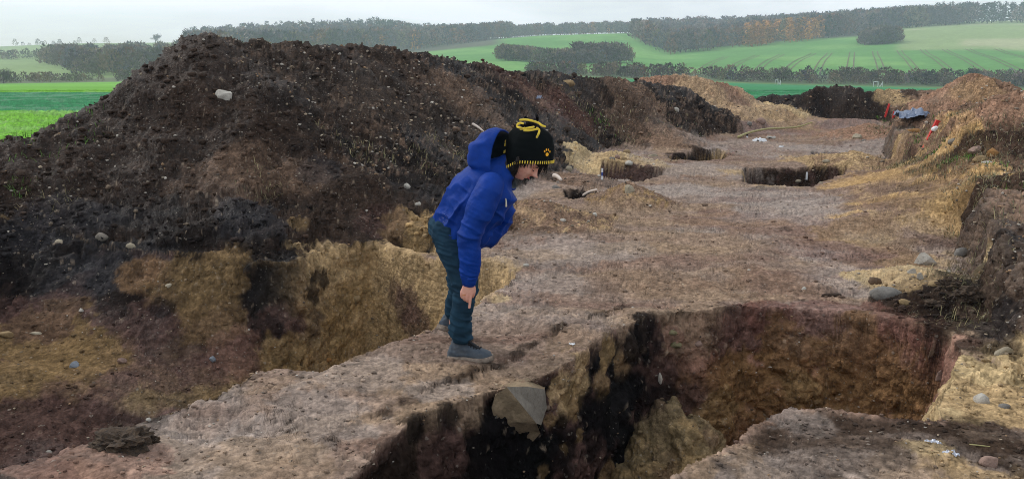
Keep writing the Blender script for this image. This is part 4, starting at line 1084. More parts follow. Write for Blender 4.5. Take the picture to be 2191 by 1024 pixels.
# --- body: one continuous figure
PIT_H = math.radians(40)
HC = pp(1119, 346, .06)                                            # centre of the head
hf = np.array([math.cos(PIT_H) * .985, -.17, -math.sin(PIT_H)]); hf /= np.linalg.norm(hf)
hu = np.array([math.sin(PIT_H), 0, math.cos(PIT_H)]); hu -= hf * (hu @ hf); hu /= np.linalg.norm(hu)
hl = np.cross(hu, hf)                                               # towards the person's left
def H(f_, l, u): return HC + hf * f_ + hl * l + hu * u
def head_shell():
    V, Fq = [], []; nu, nv = 96, 72
    for j in range(nv + 1):
        th_ = math.pi * j / nv
        for i in range(nu):
            ph = 2 * math.pi * i / nu
            x = math.sin(th_) * math.cos(ph); y = math.sin(th_) * math.sin(ph); z = math.cos(th_)
            f_, l, u = .092 * x, .072 * y, .108 * z
            if x < 0: f_ *= 1.06
            low = max(0, -z)
            l *= 1 - .34 * low ** 1.4 * (1 if x > -.3 else .6)      # narrowing jaw
            if x < -.2 and z < -.25: f_ *= 1 - .5 * (-z - .25)
            def g(cf, cl, cu, s1, s2):                              # bump in face coordinates
                return math.exp(-((l - cl) / s1) ** 2 - ((u - cu) / s2) ** 2) if x > .1 else 0
            d = 0
            d += .036 * g(0, 0, -.018, .0095, .011) + .022 * g(0, 0, -.002, .008, .016) + .008 * g(0, 0, .016, .007, .014)   # nose
            d += .005 * g(0, .012, -.022, .006, .006) + .005 * g(0, -.012, -.022, .006, .006)                                # nostril wings
            d += .007 * g(0, 0, .030, .045, .010)                                                                           # brow
            d -= .011 * g(0, .031, .010, .015, .011) + .011 * g(0, -.031, .010, .015, .011)                                  # sockets
            d += .006 * g(0, .031, .009, .009, .006) + .006 * g(0, -.031, .009, .009, .006)                                  # lids
            d += .006 * g(0, .036, -.022, .018, .016) + .006 * g(0, -.036, -.022, .018, .016)                                # cheeks
            d += .008 * g(0, 0, -.047, .020, .0055) + .008 * g(0, 0, -.060, .018, .006) - .004 * g(0, 0, -.0535, .02, .003)  # lips
            d += .013 * g(0, 0, -.086, .018, .013) - .003 * g(0, 0, -.071, .02, .005)                                        # chin
            f_ += d
            V.append(H(f_, l, u))
    for j in range(nv):
        for i in range(nu):
            i2 = (i + 1) % nu
            Fq.append((j * nu + i, (j + 1) * nu + i, (j + 1) * nu + i2, j * nu + i2))
    return V, Fq
def ball(c, r, seg=10):
    return sweep([np.array(c) - (0, 0, r * .01), np.array(c) + (0, 0, r * .01)], [r, r], [r, r], seg=seg, sub=1)
DR = -.20                                                           # depth of the near (right) arm
chunks = [head_shell()]
chunks.append(sweep([pp(1075, 372, .06), pp(1090, 358, .06), pp(1106, 348, .06)], [.056, .053, .055], [.055, .052, .055]))
chunks.append(sweep([pp(966, 500, .07), pp(992, 462, .06), pp(1020, 425, .05), pp(1048, 390, .05), pp(1072, 368, .06)], [.06, .085, .095, .085, .05], [.09, .11, .14, .15, .06], seg=24))
chunks.append(sweep([pp(1046, 398, DR + .04), pp(1024, 446, DR), pp(1003, 500, DR - .02), pp(1003, 560, DR - .02), pp(1002.5, 606, DR - .02)], [.05, .044, .038, .034, .026], [.05, .044, .038, .032, .020]))
chunks.append(sweep([pp(1068, 404, .22), pp(1074, 450, .25), pp(1070, 486, .25), pp(1042, 508, .16), pp(1020, 512, .08)], [.05, .044, .04, .034, .026]))
chunks.append(sweep([pp(1024, 512, .09), pp(1010, 512, .05)], [.036, .03], [.03, .028]))
# hands: palm, four fingers, thumb
HD = DR - .02
chunks.append(sweep([pp(1002.5, 604, HD), pp(1002, 614, HD), pp(1001, 623, HD), pp(999.5, 629, HD)], [.026, .036, .041, .038], [.019, .017, .016, .014], seg=20))
def finger(*pts, r=.0088):
    P = [pp(a, b, HD + c) for a, b, c in pts]; n = len(P)
    return sweep(P, [r * (1 - .16 * i / (n - 1)) for i in range(n)], seg=12, sub=4)
chunks.append(finger((1008.6, 621, 0), (1007.4, 632, -.006), (1006.2, 642, -.006), (1005.3, 650, -.004), (1004.4, 658, -.002), r=.0092))
chunks.append(finger((1001.4, 623, -.002), (999.8, 634, -.010), (999.4, 641.5, -.004), (1000.6, 645, .012), (1001.2, 640, .024), r=.0082))
chunks.append(finger((994.4, 622, -.002), (992.8, 631, -.009), (992.8, 638, -.003), (994.4, 641.5, .012), (995.6, 637, .024), r=.0078))
chunks.append(finger((988.0, 620, 0), (986.6, 627.5, -.006), (987.0, 633, -.002), (988.8, 636.5, .010), (990.2, 633, .020), r=.0070))
chunks.append(finger((1013.6, 612, .004), (1015.6, 620, .008), (1014.2, 628, .014), (1011.6, 635, .018), r=.0092))
# legs and feet
LX, LY_, LZ = float(_lf[0]), float(_lf[1]), float(_lf[2])
LD = LY_ - YP
chunks.append(sweep([pp(962, 498, -.04), pp(974, 545, -.07), pp(992, 606, -.085), pp(986, 660, -.075), pp(985, 730, -.04), pp(987, 752, -.02)], [.062, .072, .056, .05, .030, .028]))
chunks.append(sweep([pp(966, 500, .15), pp(982, 548, .19), pp(984, 596, .22), pp(977, 640, .24), pp(970, 675, LD), pp(966, 690, LD)], [.062, .072, .055, .048, .030, .026]))
body = fuse('body', chunks, .0042, M_SKIN, TOP, smooth=2, sm_fac=.35)
body["label"] = 'pale hand pointing down and face turned to the ground'
# lips, lashes, brow line as small dark or red strokes on the face
def stroke(name, pts, r, mat):
    V, Fq = sweep(pts, [r * .4] + [r] * (len(pts) - 2) + [r * .4], seg=8, sub=3); return wpart(name, V, Fq, mat, TOP)
stroke('lip', [H(.084, -.022, -.0535), H(.092, -.010, -.0520), H(.0945, 0, -.0525), H(.092, .010, -.0520), H(.084, .022, -.0535)], .0036, M_LIP)
for s_ in (-1, 1):
    stroke('eyelash', [H(.078, s_ * .046, .006), H(.086, s_ * .036, .002), H(.089, s_ * .026, .002), H(.086, s_ * .018, .006)], .0024, M_DARKEYE)
    stroke('eyebrow', [H(.081, s_ * .050, .026), H(.091, s_ * .036, .032), H(.096, s_ * .018, .029)], .0034, M_HAIR)
V, Fq = sweep([pp(990.2, 627.5, HD - .008), pp(994.9, 628.6, HD - .008)], [.002, .002], [.0094, .0094], side=(0, 1, 0), seg=16, sub=1)
ringV = []
for k in range(20):
    a = 2 * math.pi * k / 20
    for (dr, dz) in ((.0098, -.0016), (.0112, -.0016), (.0112, .0016), (.0098, .0016)):
        c = pp(992.7, 629.5, HD - .008); ringV.append(c + np.array([math.cos(a) * dr, math.sin(a) * dr, dz]))
ringF = [(k * 4 + i, ((k + 1) % 20) * 4 + i, ((k + 1) % 20) * 4 + (i + 1) % 4, k * 4 + (i + 1) % 4) for k in range(20) for i in range(4)]
wpart('finger_ring', ringV, ringF, M_GOLD, TOP)

# --- jeans
def jeans_folds(co, no):
    x, y, z = co[:, 0], co[:, 1], co[:, 2]; h = z - ZP
    low = sst(.34, .08, h); knee = np.exp(-((h - .44) / .10) ** 2); hip = sst(.55, .75, h)
    zz = z + .25 * (x - TOP.location.x)
    w_ = (1 - np.abs(vn(x * 7, y * 7, zz * 24, 501))) ** 2 * .7 + (1 - np.abs(vn(x * 12, y * 12, zz * 48, 502))) ** 2 * .35 - .45
    w2 = fbm(x, y, z * .6, 14, 3, 503)
    amp = .009 + .026 * low + .016 * knee + .010 * hip
    return co + no * (amp * w_ + .004 * w2)[:, None]
jl = [sweep([pp(957, 494, -.02), pp(968, 528, -.055), pp(983, 566, -.075), pp(995, 612, -.085), pp(991, 655, -.078), pp(986, 692, -.06), pp(986.5, 708, -.045), pp(987, 719, -.04)],
            [.096, .097, .090, .073, .066, .067, .070, .064], [.100, .098, .092, .078, .070, .070, .072, .066], seg=24),
      sweep([pp(962, 496, .14), pp(974, 530, .17), pp(983, 566, .19), pp(982, 602, .21), pp(976, 638, .23), pp(970, 664, LD)], [.098, .096, .085, .072, .064, .060], seg=24),
      sweep([pp(952, 492, .06), pp(968, 470, .06)], [.104, .10], [.16, .15], seg=24)]
jeans = fuse('jeans', jl, .006, M_JEANS, TOP, smooth=8, post=jeans_folds)
# back pocket outline in pale thread
M_THREAD = simple_mat('thread', lin(120, 124, 120), .8, .2, 80, 0)
pk = [pp(931, 500, -.09), pp(946, 510, -.135), pp(951, 530, -.14), pp(943, 536, -.125), pp(936, 527, -.105)]
for a, b in zip(pk[:-1], pk[1:]):
    pass
# --- boots
def boot(root_pt, yaw, pitch, lab):
    rot = Matrix.Translation(Vector(root_pt)) @ Matrix.Rotation(yaw, 4, 'Z') @ Matrix.Rotation(pitch, 4, 'Y')
    def tr(V): return [tuple(rot @ Vector(v)) for v in V]
    par = empty('boot', (0, 0, 0), TOP); par.matrix_parent_inverse = Matrix.Translation(-Vector(TOP.location)); par["label"] = lab
    xs_ = np.linspace(0, 1, 22)
    def wdt(t): return np.interp(t, [0, .08, .25, .45, .65, .8, .92, 1], [.018, .034, .039, .038, .047, .046, .034, .010])
    def hgt(t): return np.interp(t, [0, .06, .2, .32, .42, .55, .66, .76, .88, .96, 1], [.05, .095, .125, .125, .115, .094, .078, .072, .068, .056, .028])
    V, Fq, seg = [], [], 20
    for t in xs_:
        x = -.055 + .285 * t
        for k in range(seg):
            a = 2 * math.pi * k / seg; cz, sy = math.cos(a), math.sin(a)
            hh = hgt(t)
            zz = .012 + hh * .5 + hh * .5 * np.sign(cz) * abs(cz) ** .75
            yy = wdt(t) * np.sign(sy) * abs(sy) ** .8 * (1 - .25 * max(0, cz) ** 2)
            V.append((x, yy, zz))
    for i in range(len(xs_) - 1):
        for k in range(seg):
            k2 = (k + 1) % seg; Fq.append((i * seg + k, i * seg + k2, (i + 1) * seg + k2, (i + 1) * seg + k))
    Fq.append(tuple(range(seg))); Fq.append(tuple((len(xs_) - 1) * seg + k for k in range(seg))[::-1])
    shaft = sweep([(.008, 0, .05), (.016, 0, .10), (.022, 0, .145), (.022, 0, .165)], [.052, .050, .048, .05], [.042, .042, .043, .045], seg=20)
    def sc(co, no):
        x, y, z = co[:, 0], co[:, 1], co[:, 2]
        return co + no * (.0035 * vn(x * 30, y * 30, z * 60, 521) + .002 * vn(x * 80, y * 80, z * 80, 522))[:, None]
    up = fuse('upper', [(tr(V), Fq), (tr(shaft[0]), shaft[1])], .005, M_BOOT, None, smooth=4, post=sc)
    up.parent = par
    # sole: outline swept up in three steps, slightly proud of the upper
    V, Fq = [], []; N = 40; out = []
    for i in range(N):
        t = i / N
        if t < .5: tt = t * 2; out.append((-.062 + .300 * tt, 1, tt))
        else: tt = 2 - t * 2; out.append((-.062 + .300 * tt, -1, tt))
    lev = [(0.0, .93), (.008, 1.02), (.022, 1.06), (.030, 1.0), (.036, .9)]
    for li, (z, k) in enumerate(lev):
        for x, s_, tt in out:
            toe = max(0, tt - .72) ** 2 * .22; arch = .010 * math.exp(-((tt - .42) / .09) ** 2) * (li == 0)
            tread = .003 * (li == 0) * (int(tt * 24) % 2)
            V.append((x * (1 if k < 1 else 1.01), s_ * (wdt(min(max(tt, 0.004), .999)) + .004) * k, z + toe + arch + tread))
    for li in range(len(lev) - 1):
        for i in range(N):
            i2 = (i + 1) % N; Fq.append((li * N + i, li * N + i2, (li + 1) * N + i2, (li + 1) * N + i))
    Fq.append(tuple(range(N))[::-1]); Fq.append(tuple((len(lev) - 1) * N + i for i in range(N)))
    so_ = py_mesh('sole', tr(V), Fq, M_SOLE, par, True)
    # laces over the tongue
    tV, tF = sweep([(.150, 0, .082), (.105, 0, .112), (.062, 0, .140), (.052, 0, .172)], [.006] * 4, [.020, .020, .022, .022], seg=10); py_mesh('tongue', tr(tV), tF, M_LACE, par)
    for i in range(6):
        x = .150 - i * .017; z = hgt((x + .055) / .285) + .018 + (.012 if i > 3 else 0)
        lV, lF = sweep([(x - .004, -.026, z - .016), (x, -.012, z - .001), (x + .004, .012, z - .001), (x, .026, z - .016)], [.0036] * 4, seg=8, sub=3); py_mesh('lace', tr(lV), lF, M_LACE, par)
    for s_ in (-1, 1):
        lV, lF = sweep([(.066, s_ * .01, .150), (.080, s_ * .034, .150), (.094, s_ * .038, .128), (.084, s_ * .030, .112), (.070, s_ * .012, .146)], [.003] * 5, seg=6, sub=3); py_mesh('lace', tr(lV), lF, M_LACE, par)
    return par
b1 = pp(977, 763, -.01)
boot((b1[0], YP - .035, ZP - .012), math.radians(-8), 0, 'grey blue boot flat on the balk')
boot((LX - .01, LY_, LZ + .078), math.radians(48), math.radians(24), 'grey boot behind with its heel raised')

# --- jacket
AX = np.array([.58, 0, .81])
def jacket_folds(co, no):
    x, y, z = co[:, 0], co[:, 1], co[:, 2]
    arm = pp(1005, 520, DR)
    cx = np.interp(z, [pp(0, 606, DR)[2], pp(0, 500, DR)[2], pp(0, 400, DR)[2]], [pp(1003, 0, DR)[0], pp(1004, 0, DR)[0], pp(1045, 0, DR)[0]])
    near = sst(YP + DR + .13, YP + DR + .06, y) * sst(.13, .09, np.abs(x - cx))
    elbow = np.exp(-((z - pp(0, 495, DR)[2]) / .10) ** 2); cuff = np.exp(-((z - pp(0, 580, DR)[2]) / .07) ** 2)
    zz = z + .35 * (x - cx)
    wa = (1 - np.abs(vn(x * 7, y * 7, zz * 18, 511))) ** 2 * .8 + (1 - np.abs(vn(x * 9, y * 9, zz * 42, 512))) ** 2 * .35 - .5
    s1 = x * AX[0] + z * AX[2]; s2 = x * AX[2] - z * AX[0]
    wt = (1 - np.abs(vn(s1 * 3.5, y * 4, s2 * 13, 513))) ** 2 * .8 + (1 - np.abs(vn(s1 * 15, y * 5, s2 * 5, 514))) ** 2 * .6 - .62
    w2 = fbm(x, y, z, 11, 3, 515)
    neck = sst(pp(0, 352, 0)[2], pp(0, 395, 0)[2], z); hemf = .35 + .65 * sst(.0, .10, (co - pp(974, 505, .06)) @ AX)
    d = near * (.004 + .014 * elbow + .009 * cuff) * wa + (1 - near) * .034 * wt * neck * hemf + .006 * w2 * neck
    return co + no * d[:, None]
tor = sweep([pp(974, 505, .06), pp(985, 486, .06), pp(1001, 458, .06), pp(1025, 425, .06), pp(1050, 391, .06), pp(1070, 366, .06), pp(1084, 350, .06)],
            [.164, .182, .194, .190, .170, .105, .062], [.198, .202, .200, .212, .220, .118, .064], seg=32, cap0=False)
slR = sweep([pp(1052, 392, DR + .05), pp(1040, 418, DR), pp(1026, 452, DR - .015), pp(1006, 498, DR - .02), pp(1004.5, 530, DR - .02), pp(1005, 562, DR - .02), pp(1003.5, 588, DR - .02), pp(1002.5, 604, DR - .02)],
            [.078, .082, .081, .070, .063, .063, .054, .044], [.076, .080, .078, .068, .062, .060, .050, .040], seg=24)
slL = sweep([pp(1062, 396, .20), pp(1068, 430, .25), pp(1070, 462, .27), pp(1066, 486, .25), pp(1048, 503, .18), pp(1026, 512, .10)], [.085, .088, .082, .076, .068, .058], seg=24)
hemband = sweep([pp(979, 507, .06), pp(985, 494, .06)], [.160, .166], [.196, .200], seg=32)
jacket = fuse('jacket', [tor, slR, slL], .0055, M_JACKET, TOP, smooth=12, post=jacket_folds)
# stand-up collar and hood thrown back behind the head
def hood():
    V, Fq = [], []; nu, nv = 56, 18
    C = pp(1077, 342, .06); back = pp(1013, 334, .06) - C
    for j in range(nv + 1):
        v = j / nv
        for i in range(nu):
            u = 2 * math.pi * i / nu
            cu, su = math.cos(u), math.sin(u)                       # cu: up, su: near(-)/far(+)
            rim = np.array([.062 * su + .012 * cu - .01, .142 * su * (1 + .30 * max(0, -cu)), (.176 if cu > 0 else .175) * cu])
            if cu < 0: rim = rim + np.array([.088 * cu * cu, 0, -.012 * cu * cu])
            k = math.cos(v * math.pi / 2) ** .62; s_ = math.sin(v * math.pi / 2)
            P = C + rim * k * (1 + .05 * math.sin(v * math.pi)) + back * s_
            if v < .08: P = P + rim * .02
            V.append(P)
    for j in range(nv):
        for i in range(nu):
            i2 = (i + 1) % nu
            Fq.append((j * nu + i, j * nu + i2, (j + 1) * nu + i2, (j + 1) * nu + i))
    V.append(np.mean(V[nv * nu:(nv + 1) * nu], axis=0)); e_ = len(V) - 1
    for i in range(nu): Fq.append((nv * nu + i, nv * nu + (i + 1) % nu, e_))
    me = bpy.data.meshes.new('hood'); me.from_pydata([tuple(q_) for q_ in V], [], Fq)
    bm = bmesh.new(); bm.from_mesh(me)
    bmesh.ops.recalc_face_normals(bm, faces=bm.faces)
    cen = Vector(C + back * .45)
    out = sum((f.normal.dot(f.calc_center_median() - cen) for f in bm.faces))
    if out < 0: bmesh.ops.reverse_faces(bm, faces=bm.faces)
    bmesh.ops.subdivide_edges(bm, edges=bm.edges, cuts=1, use_grid_fill=True, smooth=.5)
    bm.to_mesh(me); bm.free()
    o = bpy.data.objects.new('hood', me); COL.objects.link(o)
    n = len(me.vertices); co = np.empty(n * 3, np.float32); no = np.empty(n * 3, np.float32)
    me.vertices.foreach_get('co', co); me.vertices.foreach_get('normal', no); co = co.reshape(-1, 3); no = no.reshape(-1, 3)
    x, y, z = co.T
    co = co + no * (.012 * vn(x * 9, y * 7, z * 20, 531) + .007 * vn(x * 22, y * 14, z * 40, 532))[:, None]
    me.vertices.foreach_set('co', co.ravel()); me.update()
    m = o.modifiers.new('s', 'SOLIDIFY'); m.thickness = .014; m.offset = -1; m.use_rim = True; m.material_offset = 1; m.material_offset_rim = 0
    sm_ = o.modifiers.new('sm', 'SMOOTH'); sm_.iterations = 3
    me.materials.append(M_JACKET); me.materials.append(M_LINING)
    dg = bpy.context.evaluated_depsgraph_get(); dg.update()
    m2 = bpy.data.meshes.new_from_object(o.evaluated_get(dg)); bpy.data.objects.remove(o); m2.name = 'hood'
    for p in m2.polygons: p.use_smooth = True
    o2 = link(bpy.data.objects.new('hood', m2), jacket)
    o2.matrix_parent_inverse = Matrix.Translation(-Vector(TOP.location)) if False else jacket.matrix_world.inverted()
    return o2
bpy.context.view_layer.update()
hd = hood()
def jpart(name, V, Fq, mat, smooth=True):
    o = py_mesh(name, V, Fq, mat, jacket, smooth); o.matrix_parent_inverse = jacket.matrix_world.inverted(); return o
# piped hood edge seam, drawcord toggle, cuff tab, front zip
V, Fq = sweep([pp(1082, 425, -.135), pp(1083, 432, -.150), pp(1083, 441, -.150)], [.0035, .004, .006], seg=8); jpart('cord_toggle', V, Fq, simple_mat('cream_cord', lin(214, 205, 180), .7, .1, 40, 0))
V, Fq = sweep([pp(1000, 598, HD - .045), pp(1010, 597, HD - .048), pp(1017, 596, HD - .03)], [.007, .007, .006], [.004, .004, .004], seg=10); jpart('cuff_tab', V, Fq, M_JACKET)

# --- hat
HT0 = pp(1131, 341, .055); HT1 = pp(1139, 276, .055)
haxis = HT1 - HT0; hlen = np.linalg.norm(haxis); haxis = haxis / hlen
hx_ = np.array([1, -.12, 0.]); hx_ -= haxis * (hx_ @ haxis); hx_ /= np.linalg.norm(hx_); hy_ = np.cross(haxis, hx_)
def hat_r(h):                                                        # half widths up the hat
    return np.interp(h, [-.3, 0, .25, .5, .75, .9, 1.0], [.136, .137, .138, .132, .118, .098, .074]), np.interp(h, [-.3, 0, .25, .5, .75, .9, 1.0], [.104, .110, .114, .110, .098, .082, .060])
def brim(ph):                                                        # how far the edge drops below the crown base: ear flaps at the sides, raised nape
    c = math.cos(ph); s_ = math.sin(ph)
    flap = math.exp(-((ph % (2 * math.pi) - math.radians(142)) / .36) ** 2) + math.exp(-((ph % (2 * math.pi) - math.radians(218)) / .36) ** 2)
    nape = math.exp(-((ph % (2 * math.pi) - math.pi) / .24) ** 2)
    return -.014 * (1 - c) * .5 - .036 * flap + .11 * nape + .006 * c
def hat_pt(ph, h, off=0.0):
    a, b = hat_r(h)
    zz = h * hlen if h > 0 else 0
    lo = brim(ph)
    base = lo + (hlen - lo) * max(h, 0)
    return HT0 + haxis * base + hx_ * (a + off) * math.cos(ph) + hy_ * (b + off) * math.sin(ph)
def hat():
    nu, nv = 72, 22; V, Fq = [], []
    for j in range(nv + 1):
        h = j / nv
        for i in range(nu): V.append(hat_pt(2 * math.pi * i / nu, h))
    for j in range(nv):
        for i in range(nu): Fq.append((j * nu + i, j * nu + (i + 1) % nu, (j + 1) * nu + (i + 1) % nu, (j + 1) * nu + i))
    for k, (r_, up_) in enumerate(((.6, .012), (.25, .018))):
        for i in range(nu):
            p = V[nv * nu + i]; c = HT0 + haxis * hlen; V.append(c + (p - c) * r_ + haxis * up_)
        o0 = (nv + k) * nu
        for i in range(nu): Fq.append((o0 + i, o0 + (i + 1) % nu, o0 + nu + (i + 1) % nu, o0 + nu + i))
    Fq.append(tuple((nv + 2) * nu + i for i in range(nu)))
    V = np.array(V); cen = HT0 + haxis * hlen * .5; n_ = V - cen; n_ /= np.linalg.norm(n_, axis=1, keepdims=True)
    V = V + n_ * (.006 * vn(V[:, 0] * 16, V[:, 1] * 16, V[:, 2] * 12, 541) + .003 * vn(V[:, 0] * 40, V[:, 1] * 40, V[:, 2] * 40, 542))[:, None]
    o = py_mesh('hat', V, Fq, M_HAT, TOP); o.matrix_parent_inverse = Matrix.Translation(-Vector(TOP.location))
    m = o.modifiers.new('s', 'SOLIDIFY'); m.thickness = .010; m.offset = 1
    return o
HAT = hat(); bpy.context.view_layer.update()
def hpart(name, V, Fq, mat):
    o = py_mesh(name, V, Fq, mat, HAT); o.matrix_parent_inverse = HAT.matrix_world.inverted(); return o
V, Fq = [], []
for k in range(62):
    ph = 2 * math.pi * k / 62
    p0, p1 = hat_pt(ph, 0, .016), hat_pt(ph, .10, .0165)
    d = haxis
    v, f_ = sweep([p0 - d * .006, p0 + d * .008], [.0030, .0030], seg=6, sub=1); b = len(V); V += v; Fq += [tuple(i + b for i in q_) for q_ in f_]
o = hpart('brim_stitching', V, Fq, M_YELLOW); o["kind"] = 'stuff'; o["label"] = 'yellow blanket stitches round the hat edge'
def zq(zx, zy, dy): return pp(960 + zx / 5.6875, 240 + zy / 5.6875, dy)
for pts in (((865, 95), (930, 92), (1010, 104), (1075, 128)), ((1010, 104), (1090, 130), (1130, 160), (1178, 178)), ((835, 185), (838, 150), (870, 132), (910, 140)), ((835, 182), (870, 190), (905, 200), (930, 190)),
            ((870, 208), (930, 200), (1000, 188), (1040, 178)), ((915, 224), (980, 222), (1040, 212), (1085, 206)), ((1070, 190), (1100, 215), (1095, 260), (1066, 318))):
    P = [zq(a, b, -.06 + .03 * i * 0 + rng.uniform(-.02, .02)) for i, (a, b) in enumerate(pts)]
    V, Fq = sweep(P, [.0056, .0066, .0066, .0054], [.0035] * 4, seg=8); hpart('tassel_strip', V, Fq, M_YELLOW)
for pts in (((880, 150), (930, 160), (1000, 165), (1060, 175)), ((950, 120), (1010, 140), (1080, 170), (1110, 185)), ((1060, 120), (1078, 90), (1075, 50), (1062, 22)), ((900, 170), (960, 150), (1020, 150), (1090, 190)), ((930, 60), (950, 80), (1000, 110), (1040, 140))):
    P = [zq(a, b, .0 + rng.uniform(-.03, .02)) for a, b in pts]
    V, Fq = sweep(P, [.008, .009, .009, .006], [.005] * 4, seg=8); hpart('tassel_strip', V, Fq, M_BLACK)
# small orange paw print on the hat front
M_ORANGE = simple_mat('orange_print', lin(238, 176, 40), .8, .1, 40, 0)
def blob(ph, h, ra, rb):
    V = [hat_pt(ph, h, .0145)]; n = 12
    for k in range(n):
        a = 2 * math.pi * k / n; V.append(hat_pt(ph + math.cos(a) * ra, h + math.sin(a) * rb, .0135))
    return V, [(0, 1 + k, 1 + (k + 1) % n) for k in range(n)]
V, Fq = [], []
for ph_, h_, ra, rb in ((-.72, .27, .085, .062), (-.86, .37, .036, .038), (-.77, .42, .036, .040), (-.66, .42, .036, .040), (-.56, .36, .036, .038)):
    v, f_ = blob(ph_, h_, ra, rb); b = len(V); V += v; Fq += [tuple(i + b for i in q_) for q_ in f_]
hpart('paw_print', V, Fq, M_ORANGE)
# --- hair: locks hanging from under the hat
V, Fq = [], []
def lock(pts, r):
    n = len(pts); v, f_ = sweep(pts, [r * (.75 if i == 0 else 1) * (1 - .75 * (i / (n - 1)) ** 2) for i in range(n)], seg=7, sub=3); b = len(V); V.extend(v); Fq.extend(tuple(i + b for i in q_) for q_ in f_)
r_ = np.random.default_rng(5)
for i in range(190):                                                 # near side, beside the cheek
    x0 = r_.uniform(1077, 1107); d0 = .022 - (x0 - 1077) / 30 * .034 + r_.uniform(-.008, .04); e_ = r_.uniform(368, 408) - max(0, x0 - 1092) * 2.1
    wv = r_.uniform(-3, 3)
    lock([pp(x0 + 2, 336, d0 + .01), pp(x0 + r_.uniform(-1, 2), 350, d0 - .014), pp(x0 + wv, (352 + e_) / 2 - 4, d0 - .016 + r_.uniform(-.008, .008)), pp(x0 - wv * .6, (352 + 2 * e_) / 3, d0 - .012), pp(x0 + r_.uniform(-6, 4), e_, d0 + r_.uniform(-.005, .02))], r_.uniform(.0022, .0044))
for i in range(110):                                                  # fringe over the brow
    t = r_.uniform(0, 1); x0 = 1106 + 66 * t; d0 = -.052 + .10 * t + r_.uniform(-.01, .01)
    e_ = r_.uniform(350, 361); sx = r_.uniform(-14, 1)
    lock([pp(x0, 335, d0), pp(x0 + sx * .3, 345, d0 - .008), pp(x0 + sx, e_, d0 + .004)], r_.uniform(.002, .004))
for i in range(60):                                                  # far side of the face
    x0 = r_.uniform(1150, 1172); d0 = .085 + r_.uniform(-.01, .03); e_ = r_.uniform(360, 374)
    lock([pp(x0, 338, d0), pp(x0 + 1, 352, d0 + .01), pp(x0 - r_.uniform(0, 7), e_, d0 + .01)], r_.uniform(.0022, .0042))
for i in range(26):
    x0 = r_.uniform(1118, 1152); d0 = .125 + r_.uniform(-.01, .02)
    lock([pp(x0 + 6, 345, d0), pp(x0 + 4, 368, d0 + .005), pp(x0, r_.uniform(380, 394) - max(0, x0 - 1130) * .4, d0)], r_.uniform(.0022, .0042))
wpart('hair', V, Fq, M_HAIR, TOP)
# ------------------------------------------------------------------ stones, finds, litter, stakes
def ico(sub=2):
    bm = bmesh.new(); bmesh.ops.create_icosphere(bm, subdivisions=sub, radius=1.0)
    V = np.array([v.co[:] for v in bm.verts]); Fq = np.array([[v.index for v in f.verts] for f in bm.faces]); bm.free(); return V, Fq
ICO1, ICO2, ICO3, ICO4 = ico(1), ico(2), ico(3), ico(4)
def rock_shape(seed, angular=.5, base=ICO2, rough=.16):
    r = np.random.default_rng(seed); V = base[0].copy()
    V *= (1 + rough * fbm(V[:, 0] + seed, V[:, 1], V[:, 2], 1.3, 3, seed))[:, None]
    for k in range(int(5 + 9 * angular)):                           # planes struck off the block
        n = r.normal(size=3); n /= np.linalg.norm(n); d = r.uniform(.62, .92) - .15 * angular
        h = V @ n - d
        V = V - np.clip(h, 0, None)[:, None] * n * (.75 + .25 * angular)
    V *= (1 + .03 * fbm(V[:, 0], V[:, 1], V[:, 2], 6, 2, seed + 3))[:, None]
    return V
def stone_mat(name, c, var=.3):
    t = NT(name); v = t.pos()
    n = t.noise(v, 16, 5, .65); n2_ = t.noise(v, 70, 4, .7)
    col_ = t.mix(t.maprange(n, .35, .65, 0, 1), c, np.array(c) * (1 - var)); col_ = t.mix(t.maprange(n2_, .5, .7, 0, .6), col_, np.array(c) * .45)
    t.l.new(col_, t.b.inputs['Base Color']); t.b.inputs['Roughness'].default_value = .9; t.b.inputs['Specular IOR Level'].default_value = .2
    t.l.new(t.bump(t.noise(v, 34, 6, .7), .8, .012), t.b.inputs['Normal']); return t.m
ST = {k: stone_mat('stone_' + k, c * .78) for k, c in dict(white=lin(222, 216, 204, .9), pale=lin(196, 184, 160, .9), tan=lin(184, 158, 118, .9), grey=lin(150, 146, 140, .9), pink=lin(178, 150, 136, .9),
      brown=lin(128, 106, 88, .9), blue=lin(158, 166, 176, .9), earth=lin(74, 60, 50, .9), dark=lin(58, 50, 44, .9), rust=lin(172, 128, 78, .9), olive=lin(150, 142, 108, .9), ochre=lin(178, 156, 126, .9), wall=lin(156, 148, 136, .9)).items()}
def px_size(D): return D * 1.02 / F
